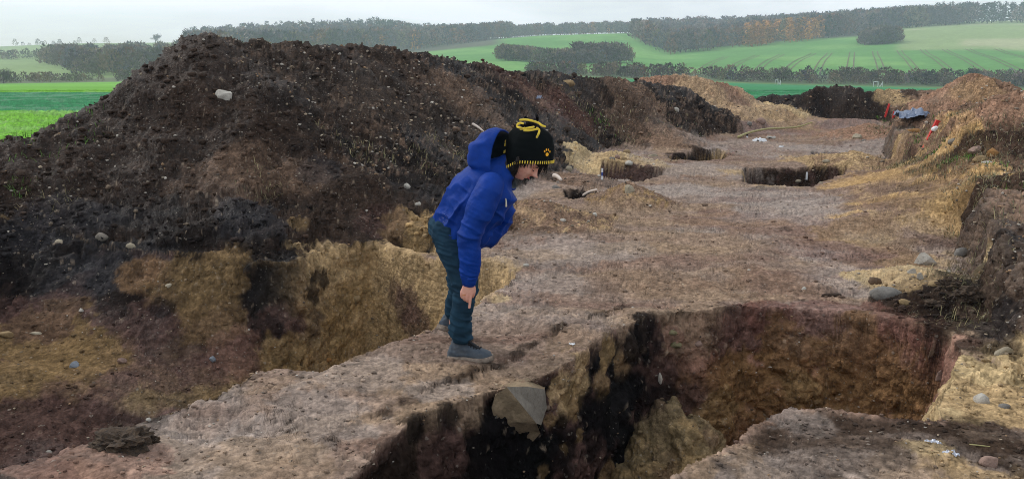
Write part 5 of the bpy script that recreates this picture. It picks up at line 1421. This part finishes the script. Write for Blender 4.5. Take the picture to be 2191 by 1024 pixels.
ROCKS = [  # picture point of its foot or middle, width, height (picture), tone, angular, category, label
    (476, 207, 40, 36, 'white', .9, 'stone', 'pale square stone stuck high in the front of the dark heap'),
    (1895, 632, 62, 34, 'grey', .2, 'boulder', 'smooth grey oval boulder by the right hand bank'),
    (1980, 562, 44, 40, 'white', 1., 'stone', 'upright pale angular slab among the stones by the right bank'),
    (1953, 583, 26, 20, 'white', .9, 'stone', 'white stone just left of the upright pale slab'),
    (1968, 594, 24, 20, 'white', .9, 'stone', 'white wedge stone just below the upright pale slab'),
    (2056, 546, 36, 26, 'grey', .3, 'stone', 'rounded grey stone at the foot of the bank, above the dark roots'),
    (1936, 648, 30, 18, 'tan', .5, 'stone', 'tan stone right of the grey oval boulder'),
    (2000, 612, 34, 22, 'tan', .5, 'stone', 'yellowish stone beside the dark rooty earth'),
    (2098, 858, 32, 34, 'white', .15, 'stone', 'round white stone in the yellow gravel at the right edge'),
    (2150, 872, 26, 18, 'grey', .4, 'stone', 'grey stone in the yellow gravel right of the round white one'),
    (2117, 990, 38, 28, 'pink', .5, 'stone', 'pinkish stone in the bottom right corner'),
    (2146, 758, 40, 28, 'pale', .4, 'stone', 'knobbly pale stone below the near end of the bank'),
    (2110, 772, 24, 12, 'tan', .6, 'stone', 'small flat stone below the knobbly pale one'),
    (2086, 324, 36, 26, 'pink', .7, 'stone', 'pinkish block on top of the right bank'),
    (2124, 330, 30, 26, 'rust', .6, 'stone', 'orange stone on the bank right of the pinkish block'),
    (2096, 342, 32, 16, 'tan', .5, 'stone', 'low tan stone in front of the pinkish block'),
    (2112, 350, 24, 10, 'white', .5, 'stone', 'white flat stone on the bank near the green tuft'),
    (2042, 305, 34, 16, 'wall', .4, 'stone', 'dark flat stone right of the taped stake'),
    (1345, 408, 22, 30, 'pale', .7, 'stone', 'pale stone lodged in the small brown mound'),
    (1218, 364, 15, 15, 'pale', .3, 'stone', 'round cream stone at the heap foot right of the hat'),
    (1190, 402, 18, 11, 'grey', .4, 'stone', 'grey stone behind the stooping person'),
    (1309, 342, 13, 11, 'grey', .5, 'stone', 'grey stone, leftmost of the yellow stone pile'),
    (1347, 350, 20, 11, 'white', .5, 'stone', 'white stone lowest in the yellow stone pile'),
    (1396, 335, 22, 12, 'pale', .6, 'stone', 'pale flat stone, rightmost of the yellow stone pile'),
    (1320, 337, 12, 10, 'pink', .5, 'stone', 'pinkish stone in the yellow stone pile'),
    (1334, 341, 20, 10, 'tan', .4, 'stone', 'wide tan stone in the middle of the yellow stone pile'),
    (1342, 327, 16, 12, 'tan', .5, 'stone', 'tan stone topmost on the yellow stone pile'),
    (160, 785, 18, 24, 'blue', .7, 'stone', 'bluish white stone in the yellow wall of the left pit'),
    (455, 770, 14, 20, 'blue', .8, 'stone', 'split blue grey stone low in the left pit wall'),
    (260, 772, 20, 14, 'pink', .6, 'stone', 'pink stone above the dark overhang of the left pit'),
    (12, 715, 36, 15, 'tan', .4, 'stone', 'long tan stone at the left edge of the picture'),
    (76, 714, 28, 9, 'pale', .5, 'stone', 'flat cream stone right of the long tan one'),
    (280, 528, 20, 17, 'pale', .4, 'stone', 'egg shaped pale stone on the dark slope above the left pit'),
    (218, 508, 26, 19, 'wall', .4, 'stone', 'dark grey stone on the ledge left of the egg shaped one'),
    (124, 518, 22, 12, 'pale', .5, 'stone', 'cream stone on the dark slope at the left'),
    (174, 664, 13, 12, 'white', .8, 'stone', 'white square chip in the dark side of the left pit'),
    (362, 612, 14, 12, 'pale', .5, 'stone', 'small pale stone in the yellow earth of the left pit'),
    (764, 640, 22, 18, 'tan', .4, 'stone', 'clump of tan stone halfway down the left pit wall'),
    (703, 770, 14, 10, 'rust', .3, 'stone', 'ochre pebble at the sole of the left pit'),
    (894, 437, 12, 10, 'white', .4, 'stone', 'white stone beside the back of the blue jacket'),
    (910, 505, 14, 11, 'tan', .5, 'stone', 'yellow stone left of the jeans'),
    (871, 400, 14, 14, 'white', .7, 'stone', 'white chip on the heap slope left of the jacket'),
    (1125, 567, 15, 8, 'white', .5, 'stone', 'white flat stone on the floor right of the arm'),
    (1445, 738, 28, 16, 'olive', .6, 'stone', 'pale greenish stone in the corner of the right pit'),
    (1438, 712, 24, 12, 'olive', .7, 'stone', 'upper greenish stone in the corner of the right pit'),
    (1494, 737, 18, 16, 'pink', .5, 'stone', 'pink stone in the back wall of the right pit'),
    (1412, 812, 12, 26, 'white', .9, 'stone', 'upright white flake in the dark wall of the right pit'),
    (1995, 752, 14, 52, 'brown', 1., 'stone slab', 'narrow brown slab on edge at the right end of the pit'),
    (2012, 808, 26, 34, 'pink', 1., 'stone slab', 'broad pinkish slab at the right end of the pit'),
    (1872, 604, 28, 24, 'brown', .3, 'clod', 'round brown clod left of the pale stones'),
    (1778, 632, 50, 14, 'earth', .9, 'clod', 'dark flat clod on the floor behind the right pit'),
    (1629, 262, 20, 17, 'pink', .5, 'boulder', 'pinkish boulder at the foot of the tan heap'),
    (1603, 266, 14, 10, 'grey', .5, 'stone', 'grey stone left of the pinkish boulder'),
    (1836, 294, 20, 16, 'pale', .6, 'stone', 'pale block at the far right side of the trench'),
    (1848, 302, 12, 8, 'grey', .5, 'stone', 'small grey stone below the pale block'),
    (1768, 346, 17, 9, 'pale', .4, 'stone', 'pale stone lying behind the wide dark pit'),
    (1952, 283, 34, 16, 'rust', .4, 'stone', 'ochre boulder on the far bank left of the taped stake'),
    (1603, 578, 9, 7, 'white', .5, 'stone', 'white pebble on the middle of the trench floor'),
    (1720, 618, 12, 10, 'white', .6, 'stone', 'whitish pebble behind the right pit'),
    (1708, 388, 14, 8, 'pale', .4, 'stone', 'pale stone at the foot of the wide dark pit wall'),
    (1757, 392, 12, 6, 'pale', .4, 'stone', 'second pale stone in the wide dark pit, at its right'),
    (1272, 460, 12, 10, 'white', .5, 'stone', 'white stone in front of the rubble mound'),
    (1205, 472, 14, 9, 'white', .5, 'stone', 'white flat stone right of the rubble mound'),
    (318, 897, 12, 9, 'white', .4, 'stone', 'white pebble on the left edge of the balk'),
    (105, 968, 14, 12, 'white', .6, 'stone', 'white stone on the balk edge at the bottom left'),
    (1448, 236, 12, 12, 'white', .4, 'stone', 'white stone near the top of the dark heap end'),
    (1212, 180, 36, 16, 'tan', .5, 'clod', 'grassy pale clod on the crest of the dark heap'),
    (692, 292, 14, 10, 'pale', .5, 'stone', 'pale stone on the flank of the dark heap'),
]
RH = hits([(r[0], r[1]) for r in ROCKS])
for i, ((px, py, w, h, tone, ang, cat, lab), p) in enumerate(zip(ROCKS, RH)):
    D = p[1]; k = px_size(D); V = rock_shape(900 + i, ang, ICO3 if w > 34 else ICO2)
    sx, sz = w * k * .56, h * k * .56; sy = min(sx, sz) * .9 + .25 * abs(sx - sz)
    V = V * np.array([sx, sy, sz])
    a = rng.uniform(-.35, .35); ca, sa = math.cos(a), math.sin(a)
    if cat == 'stone slab' or 'wedge' in lab or 'upright' in lab:
        tl = -.35 if 'slab' in lab else .1
        V = np.stack([V[:, 0] * math.cos(tl) - V[:, 2] * math.sin(tl), V[:, 1] * .5, V[:, 0] * math.sin(tl) + V[:, 2] * math.cos(tl)], -1)
    V = np.stack([V[:, 0] * ca - V[:, 1] * sa, V[:, 0] * sa + V[:, 1] * ca, V[:, 2]], -1)
    nm = 'clod' if cat == 'clod' else ('boulder' if cat == 'boulder' else ('stone_slab' if 'slab' in cat else 'stone'))
    o = py_mesh(nm, V, (ICO3 if w > 34 else ICO2)[1], ST[tone], None, smooth=ang < .6)
    o.location = (p[0], p[1], p[2] + sz * .10); tag(o, lab, cat)

# the big split stone in the face of the balk
c0 = hits([(1112, 862)])[0]
def big_stone():
    def P(px, py, d): return np.array(atD(px, py, c0[1] + d - .03 + (px - 1112) * .0021 + (py - 880) * .0002)) - c0
    def facet(pts, seed, amp):                                        # fan of small triangles over one broken face
        cen = np.mean(pts, axis=0); V, Fq, R_n = [cen], [], 7; n = len(pts); q_ = 5
        ring = []
        for i in range(n):
            for k in range(q_): ring.append(pts[i] + (pts[(i + 1) % n] - pts[i]) * k / q_)
        N = len(ring)
        for j in range(1, R_n + 1):
            for p_ in ring: V.append(cen + (p_ - cen) * j / R_n)
        for i in range(N): Fq.append((0, 1 + i, 1 + (i + 1) % N))
        for j in range(R_n - 1):
            for i in range(N): Fq.append((1 + j * N + i, 1 + (j + 1) * N + i, 1 + (j + 1) * N + (i + 1) % N, 1 + j * N + (i + 1) % N))
        V = np.array(V); dd = np.concatenate([[1], np.repeat(1 - np.arange(1, R_n + 1) / R_n, N)])
        V[:, 1] -= amp * dd ** .5 * (.6 + fbm(V[:, 0] + seed, V[:, 1], V[:, 2], 9, 4, seed)) ; return V, Fq
    E = [P(1084, 827, -.045), P(1118, 868, -.095), P(1148, 905, -.09)]
    right = [E[0], P(1128, 826, -.01), P(1166, 832, .05), P(1170, 872, .04), P(1158, 908, -.03), E[2], E[1]]
    left = [E[0], E[1], E[2], P(1156, 926, -.03), P(1134, 951, .02), P(1108, 938, .04), P(1084, 916, .03), P(1058, 900, .05), P(1052, 872, .05), P(1060, 845, .03)]
    back = [P(1070, 832, .03), P(1128, 824, .05), P(1170, 834, .12), P(1172, 880, .14), P(1136, 950, .12), P(1056, 900, .16), P(1052, 860, .14)]
    V, Fq = [], []
    for pts, sd, am in ((right, 3, .012), (left, 5, .034)):
        v, f_ = facet(np.array(pts), sd, am); b = len(V); V += list(v); Fq.append((b, f_))
    me = bpy.data.meshes.new('boulder'); faces = [tuple(i + b for i in q_) for b, f_ in Fq for q_ in f_]
    nb_ = len(V); bk = [p_ + np.array([0, .14, 0]) for p_ in (right[1], right[2], right[3], right[4], left[4], left[6], left[8], left[9])]; fr = [right[1], right[2], right[3], right[4], left[4], left[6], left[8], left[9]]
    V += fr + bk; n = len(bk); faces += [(nb_ + i, nb_ + (i + 1) % n, nb_ + n + (i + 1) % n, nb_ + n + i) for i in range(n)]; faces.append(tuple(nb_ + n + i for i in range(n)))
    me.from_pydata([tuple(v) for v in V], [], faces)
    me.materials.append(ST['wall']); me.materials.append(ST['ochre']); k0 = len(Fq[0][1])
    for i, p_ in enumerate(me.polygons): p_.material_index = 0 if i < k0 else 1; p_.use_smooth = True
    o = link(bpy.data.objects.new('boulder', me)); o.location = tuple(c0); tag(o, 'large split grey brown stone set in the near face of the balk', 'boulder')
big_stone()
# dark rooty clod on the balk
pc = hits([(262, 958)])[0]
def clod(pc, w, h, seed, lab):
    k = px_size(pc[1]); V = ICO4[0].copy(); q_ = V * 2.2
    d = .8 + .42 * fbm(q_[:, 0], q_[:, 1], q_[:, 2], .9, 4, seed) + .30 * np.abs(vn(q_[:, 0] * 2.2, q_[:, 1] * 2.2, q_[:, 2] * 2.2, seed + 2)) + .14 * vn(q_[:, 0] * 6, q_[:, 1] * 6, q_[:, 2] * 6, seed + 4)
    V = V * d[:, None] * np.array([w * k * .46, w * k * .36, h * k * .52])
    o = py_mesh('clod', V, ICO4[1], MAT_CLOD, smooth=False); o.location = (pc[0], pc[1], pc[2] + h * k * .24); tag(o, lab, 'clod')
def clod_mat():
    t = NT('dark_clod'); v = t.pos(); n = t.noise(v, 40, 6, .7)
    t.l.new(t.mix(t.maprange(n, .35, .65, 0, 1), lin(50, 42, 36, .9), lin(98, 80, 62, .9)), t.b.inputs['Base Color']); t.b.inputs['Roughness'].default_value = 1
    t.l.new(t.bump(t.noise(v, 55, 6, .7), 1.0, .02), t.b.inputs['Normal']); return t.m
MAT_CLOD = clod_mat()
clod(pc, 150, 62, 61, 'dark crumbly clod of earth on the balk at the bottom left')
clod(hits([(332, 946)])[0], 26, 22, 62, 'small dark crumb right of the large dark clod')
clod(hits([(2070, 640)])[0], 70, 34, 63, 'dark root matted clod at the foot of the bank')
clod(hits([(2030, 615)])[0], 50, 30, 64, 'dark clod left of the root matted one')
clod(hits([(2000, 655)])[0], 44, 22, 65, 'low dark clod below the stones by the bank')

# ---- finds and litter
def mat_plain(name, c, rough=.6, spec=.3, var=.08): return simple_mat(name, c, rough, var, 12, 0, spec=spec)
M_PLASTIC = mat_plain('white_plastic', (.78, .80, .82), .45); M_RED = mat_plain('red_paint', lin(214, 62, 56, .9), .55); M_TARP = simple_mat('grey_tarpaulin', lin(108, 124, 150, .9), .38, .3, 9, .3, .01, spec=.5)
M_BLUE = mat_plain('blue_band', lin(60, 80, 150), .5); M_BLK = mat_plain('black_band', lin(24, 24, 26), .6); M_WOOD = simple_mat('peeled_wood', lin(176, 168, 118, .9), .8, .3, 20, .3, .003)
M_FOIL = simple_mat('crumpled_foil', lin(206, 210, 220), .25, .2, 40, .4, .004, metallic=.6); M_BONE = simple_mat('bone', lin(222, 208, 196, .92), .7, .2, 30, .3, .002)
def bar(name, a, b, w, d, mat, parent=None, base=None):
    a, b = np.array(a, float), np.array(b, float); t_ = b - a; t_ /= np.linalg.norm(t_)
    u = np.cross(t_, (0, 1, 0)); u /= np.linalg.norm(u) + 1e-9; v = np.cross(t_, u)
    o0 = np.zeros(3) if base is None else np.array(base)
    V = [c - o0 + u * w / 2 * su + v * d / 2 * sv for c in (a, b) for su, sv in ((-1, -1), (1, -1), (1, 1), (-1, 1))]
    return py_mesh(name, V, [(0, 3, 2, 1), (4, 5, 6, 7), (0, 1, 5, 4), (1, 2, 6, 5), (2, 3, 7, 6), (3, 0, 4, 7)], mat, parent, False)
def crumple(name, px, py, w, h, mat, seed, lab, cat, flat=.35, lift=.3, depth=.7):
    p = hits([(px, py)])[0]; k = px_size(p[1]); n = 26; V, Fq = [], []; r = np.random.default_rng(seed)
    for i in range(n):
        for j in range(n):
            u, v = i / (n - 1) * 2 - 1, j / (n - 1) * 2 - 1
            rr = max(abs(u), abs(v)); a = math.atan2(v, u); q_ = (rr * (1 + .22 * math.sin(3 * a + seed) + .12 * math.sin(7 * a)))
            x, y = q_ * math.cos(a), q_ * math.sin(a)
            z = (1 - rr ** 2) * .6 + .55 * float(vn(np.array([x * 2.1 + seed]), np.array([y * 2.1]), None, seed)[0]) + .35 * float(1 - 2 * abs(vn(np.array([x * 3.5]), np.array([y * 3.5 + seed]), None, seed + 1)[0])) + .15 * float(vn(np.array([x * 9]), np.array([y * 9 + seed]), None, seed + 2)[0])
            V.append((x * w * k * .5, y * w * k * depth * .5, max(z, -.1) * h * k * lift * 2.2 + .004))
    for i in range(n - 1):
        for j in range(n - 1): Fq.append((i * n + j, (i + 1) * n + j, (i + 1) * n + j + 1, i * n + j + 1))
    o = py_mesh(name, V, Fq, mat, None, False); m = o.modifiers.new('t', 'SOLIDIFY'); m.thickness = .002
    o.location = (p[0], p[1], p[2] + .002); return tag(o, lab, cat)
crumple('foil_scrap', 1938, 954, 13, 9, M_FOIL, 3, 'smallest bit of foil on the near right block', 'foil')
crumple('foil_scrap', 1997, 950, 34, 13, M_FOIL, 4, 'crumpled foil sheet on the near right block, the upper one', 'foil')
crumple('foil_scrap', 2035, 974, 32, 13, M_FOIL, 5, 'crumpled foil sheet on the near right block, the lower one', 'foil')
crumple('plastic_bag', 1626, 303, 26, 10, M_PLASTIC, 6, 'white bag lying on the far trench floor', 'bag')
crumple('plastic_bag', 1671, 316, 10, 6, M_PLASTIC, 7, 'small white scrap right of the white bag', 'bag')
crumple('plastic_bag', 1648, 296, 20, 7, mat_plain('grey_bag', lin(188, 184, 176, .9)), 8, 'pale grey bag behind the white one', 'bag')
crumple('tarpaulin', 1956, 250, 78, 24, M_TARP, 9, 'crumpled grey tarpaulin on the far end of the right bank', 'tarpaulin', lift=.32, depth=1.2)
crumple('paper_tag', 1225, 737, 13, 6, M_PLASTIC, 12, 'small white tag on the edge of the balk', 'tag', lift=.12)
crumple('plastic_scrap', 1153, 211, 12, 8, mat_plain('bluish_scrap', lin(150, 160, 180)), 13, 'pale blue scrap on the dark heap above the hat', 'scrap')
def scale_stick(px, py, hpx, mat_a, mat_b, lab, n=5):
    p = hits([(px, py)])[0]; k = px_size(p[1]); h = hpx * k; w = 3.6 * k
    root = empty('scale_stick', (p[0], p[1] - .02, p[2])); tag(root, lab, 'scale stick')
    for i in range(n):
        bar('band', (0, 0, h * i / n), (0, 0, h * (i + 1) / n), w * (1 if i % 2 == 0 else .98), w * .5, mat_a if i % 2 == 0 else mat_b, root)
scale_stick(1725, 384, 16, M_PLASTIC, M_PLASTIC, 'white scale stick against the wall of the wide dark pit', 2)
scale_stick(1288, 384, 24, M_PLASTIC, M_BLUE, 'blue and white scale stick at the left end of the small red pit', 3)
scale_stick(1598, 295, 8, M_PLASTIC, M_BLK, 'tiny black and white stick under the bent branch', 2)
def rod(name, pts, r, mat, lab, cat, r1=None):
    P = [np.array(q_) for q_ in pts]; n = len(P); rr = np.linspace(r, r1 or r, n); V, Fq = sweep([q_ - P[0] for q_ in P], rr, seg=8, sub=5)
    o = py_mesh(name, V, Fq, mat); o.location = tuple(P[0]); return tag(o, lab, cat)
rod('branch', [atD(1580, 293, 22.6), atD(1602, 284, 23.6), atD(1640, 276, 24.6), atD(1676, 274, 25.5), atD(1708, 271, 26.2), atD(1737, 262, 26.5)], .035, M_WOOD, 'long bent pale branch across the far end of the trench', 'branch', .02)
def lying(px0, py0, px1, py1, r, mat, name, lab, cat):
    a, b = hits([(px0, py0), (px1, py1)]); m_ = (a + b) / 2
    rod(name, [a + (0, 0, r * .6), m_ + (0, 0, r * 1.1), b + (0, 0, r * .8)], r, mat, lab, cat, r * .6)
lying(1250, 420, 1276, 410, .030, M_BONE, 'stick', 'pale stick pointing into the small dark hole', 'stick')
lying(1186, 379, 1200, 389, .040, M_BONE, 'bone', 'pink white bone like stick behind the hat', 'stick')
lying(1012, 268, 1034, 284, .025, M_BONE, 'stick', 'thin grey stick on the dark heap left of the hat', 'stick')
lying(2075, 951, 2130, 958, .004, M_WOOD, 'stalk', 'dry stalk lying on the near right block', 'stalk')
lying(2030, 692, 2060, 695, .007, M_WOOD, 'stalk', 'dry stalk in the dark earth at the foot of the bank', 'stalk')
# taped stake and two far stakes
def stake(px0, py0, px1, py1, w, lab, cat='stake'):
    p = hits([(px0, py0)])[0]; top = np.array(atD(px1, py1, p[1])); base = p - (top - p) * .25
    root = empty('marker_stake', tuple(p)); tag(root, lab, cat); bar('stake_shaft', base, top, w, w * .5, M_RED, root, p); return p, top, root
p, top, root = stake(1985, 306, 2008, 258, .085, 'leaning red stake with white tape knotted round it, on the right bank')
k = px_size(p[1])
kV, kF = sweep([np.array(atD(1996, 277, p[1] - .05)) - p, np.array(atD(2003, 276, p[1] - .08)) - p, np.array(atD(2010, 280, p[1] - .04)) - p], [.035, .05, .03], [.03, .04, .03], seg=10); o = py_mesh('tape_knot', kV, kF, M_PLASTIC, root)
tp = [np.array(atD(a, b, p[1] - c)) - p for a, b, c in ((2008, 278, .06), (2013, 288, .09), (2012, 300, .10), (2016, 312, .12))]
tV, tF = sweep(tp, [.034, .04, .036, .026], [.006] * 4, seg=8); py_mesh('tape_tail', tV, tF, M_PLASTIC, root)
stake(1893, 252, 1903, 222, .06, 'thin red stake far off, at the end of the bank')
stake(1912, 252, 1914, 238, .08, 'short red stake beside the thin red one far off')

# ------------------------------------------------------------------ loose pebbles, crumbs, dry grass (beyond counting)
flatv = np.stack([PX, PY, PZ], -1).reshape(-1, 3); gcol = col.reshape(-1, 3); gid = ids.ravel(); gnz = NZ.ravel(); gn = GN.reshape(-1, 3)
vis = (np.abs(flatv[:, 0] / flatv[:, 1]) < .66) & (flatv[:, 1] < 42)
def scatter(name, lab, n, weight, size, tint, seed, protos, flatk=.75, maxpx=9.0):
    r = np.random.default_rng(seed); w_ = weight * vis; w_ = w_ / w_.sum()
    pick = r.choice(len(flatv), n, p=w_); Vs, Cs, Fs = [], [], []; b = 0
    s_ = size(r, n, flatv[pick, 1])
    s_ = np.minimum(s_, maxpx * .5 * px_size(flatv[pick, 1]))
    for i, (j, sz) in enumerate(zip(pick, s_)):
        V, Fq = protos[i % len(protos)]; a = r.uniform(0, 6.28); ca, sa = math.cos(a), math.sin(a)
        st = r.uniform(.6, 1.4, 3); st[2] *= flatk
        v = V * st * sz; v = np.stack([v[:, 0] * ca - v[:, 1] * sa, v[:, 0] * sa + v[:, 1] * ca, v[:, 2]], -1) + flatv[j] + gn[j] * sz * .25
        Vs.append(v); Fs.append(Fq + b); b += len(V); Cs.append(np.broadcast_to(tint(r, gcol[j]), (len(V), 3)))
    o = mesh_np(name, np.concatenate(Vs), np.concatenate(Fs), MAT_PEB, col=np.concatenate(Cs), smooth=False)
    return tag(o, lab, kind='stuff')
def peb_mat():
    t = NT('loose_stone'); a = t.add('ShaderNodeAttribute'); a.attribute_name = 'soil'; p = t.pos()
    k = t.maprange(t.noise(p, 90, 4, .6), .3, .7, .7, 1.3); v = t.add('ShaderNodeVectorMath'); v.operation = 'SCALE'; t.l.new(a.outputs['Color'], v.inputs[0]); t.l.new(k, v.inputs['Scale'])
    t.l.new(v.outputs[0], t.b.inputs['Base Color']); t.b.inputs['Roughness'].default_value = .95; t.b.inputs['Specular IOR Level'].default_value = .15; return t.m
MAT_PEB = peb_mat()
PEB = [(rock_shape(1200 + i, .5, ICO1, .3), ICO1[1]) for i in range(8)]
heapw = np.isin(gid, [1, 3]).astype(float); otherheap = np.isin(gid, [2, 4, 5, 6, 11, 12, 13, 14, 15, 16]).astype(float)
floorw = (gid == 0).astype(float); terrw = np.isin(gid, [8, 17]).astype(float)
STC = [lin(150, 138, 122, .85), lin(176, 160, 138, .85), lin(120, 110, 100, .85), lin(160, 132, 104, .85), lin(196, 188, 176, .85), lin(96, 86, 78, .85)]
def stone_tint(r, g): return STC[r.integers(len(STC))] * r.uniform(.55, 1.1)
def crumb_tint(r, g): return np.clip(g * r.uniform(.55, 1.20), .008, .6)
def heap_tint(r, g): return np.clip(g * r.uniform(.85, 1.5), .008, .6)
def lsize(mu, sg, lo): return lambda r, n, D: np.maximum(np.exp(r.normal(mu, sg, n)), lo * px_size(D))
scatter('pebbles', 'small stones all over the dark heaps', 2600, heapw * (.12 + sidem.ravel()), lsize(math.log(.018), .5, .8), stone_tint, 21, PEB, .7, 8)
scatter('pebbles', 'small stones on the right bank and its heaps', 1300, otherheap, lsize(math.log(.018), .5, .8), stone_tint, 22, PEB, .7, 8)
scatter('pebbles', 'small stones over the trench floor and pit walls', 2200, floorw, lsize(math.log(.008), .5, .7), stone_tint, 23, PEB, .6, 7)
scatter('soil_crumbs', 'dark crumbs of soil on the heaps and ledge', 2600, heapw + terrw * 1.2, lsize(math.log(.022), .75, .8), heap_tint, 24, PEB, .7, 17)
scatter('soil_crumbs', 'brown crumbs of soil on the trench floor and bank', 6000, floorw * (1 + 1.5 * (gnz > .8)) + otherheap, lsize(math.log(.013), .6, .8), crumb_tint, 25, PEB, .65, 13)
def grass(name, lab, spots, n, length, cols, seed, droop=.5):
    r = np.random.default_rng(seed); V, Fq, Cs = [], [], []
    pts = hits([(a, b) for a, b, _ in spots]); rad = [c for _, _, c in spots]
    xs, ys = [], []
    for _ in range(n):
        k = r.integers(len(pts)); a = r.uniform(0, 6.28); d = rad[k] * math.sqrt(r.random()); xs.append(pts[k][0] + math.cos(a) * d); ys.append(pts[k][1] + math.sin(a) * d)
    zs = macro(np.array(xs), np.array(ys))
    for x, y, z in zip(xs, ys, zs):
        L = length * r.uniform(.4, 1.3); a = r.uniform(0, 6.28); dr = np.array([math.cos(a), math.sin(a), 0]); w_ = max(.0022, .6 * px_size(y)) * r.uniform(.7, 1.2)
        sd = np.array([-math.sin(a), math.cos(a), 0]) * w_; c = cols[r.integers(len(cols))] * r.uniform(.7, 1.2); b = len(V); lean = r.uniform(.2, 1.0) * droop
        p0 = np.array([x, y, z - .01])
        for t_, wd in ((0, 1), (.4, .9), (.75, .6), (1, .1)):
            q_ = p0 + dr * L * lean * t_ ** 1.3 + np.array([0, 0, L * (t_ * (1 - .55 * lean * t_))]); V += [q_ - sd * wd, q_ + sd * wd]; Cs += [c, c]
        for k in range(3): Fq.append((b + 2 * k, b + 2 * k + 1, b + 2 * k + 3, b + 2 * k + 2))
    o = mesh_np(name, np.array(V), np.array(Fq), MAT_PEB, col=np.array(Cs), smooth=False); return tag(o, lab, kind='stuff')
DRY = [lin(168, 156, 118, .85), lin(140, 132, 100, .85), lin(120, 118, 92, .85), lin(98, 98, 76, .85)]; GRN = [lin(96, 140, 60, .85), lin(118, 160, 76, .85), lin(84, 116, 58, .85)]
grass('dry_grass', 'dry grass and roots along the right bank', [(1940, 325, .6), (1985, 325, .5), (2020, 340, .5), (2060, 350, .5), (2100, 372, .5), (2150, 400, .4), (2120, 300, .7), (2160, 285, .7), (1910, 300, .7), (2140, 450, .4), (2080, 385, .25), (2180, 350, .6), (1900, 280, .6), (2000, 318, .7), (2090, 400, .3), (1960, 345, .4)], 3200, .10, DRY, 31, 1.1)
grass('dry_grass', 'dry roots in the dark earth at the foot of the bank', [(2060, 600, .3), (2085, 640, .22), (2040, 680, .3), (2075, 570, .2), (2070, 700, .25)], 420, .09, DRY, 32, 1.2)
grass('dry_grass', 'dry stalks on the foot of the long dark heap', [(800, 330, .3), (885, 335, .35), (960, 320, .4), (720, 305, .3), (1300, 275, .7), (1370, 262, .8), (1450, 250, .8), (1250, 262, .6), (1215, 190, .5), (560, 400, .3), (100, 420, .3), (1330, 290, .5)], 1000, .11, DRY[:3] + [lin(84, 90, 66, .8)], 33, 1.1)
grass('green_grass', 'green tufts of grass on the right bank and left ledge', [(2125, 356, .16), (2180, 415, .22), (1966, 300, .22), (2030, 348, .15), (2068, 340, .12), (45, 402, .10), (2000, 330, .15), (1290, 262, .35), (1905, 262, .5), (40, 295, .5), (130, 268, .5)], 900, .085, GRN, 34, .8)
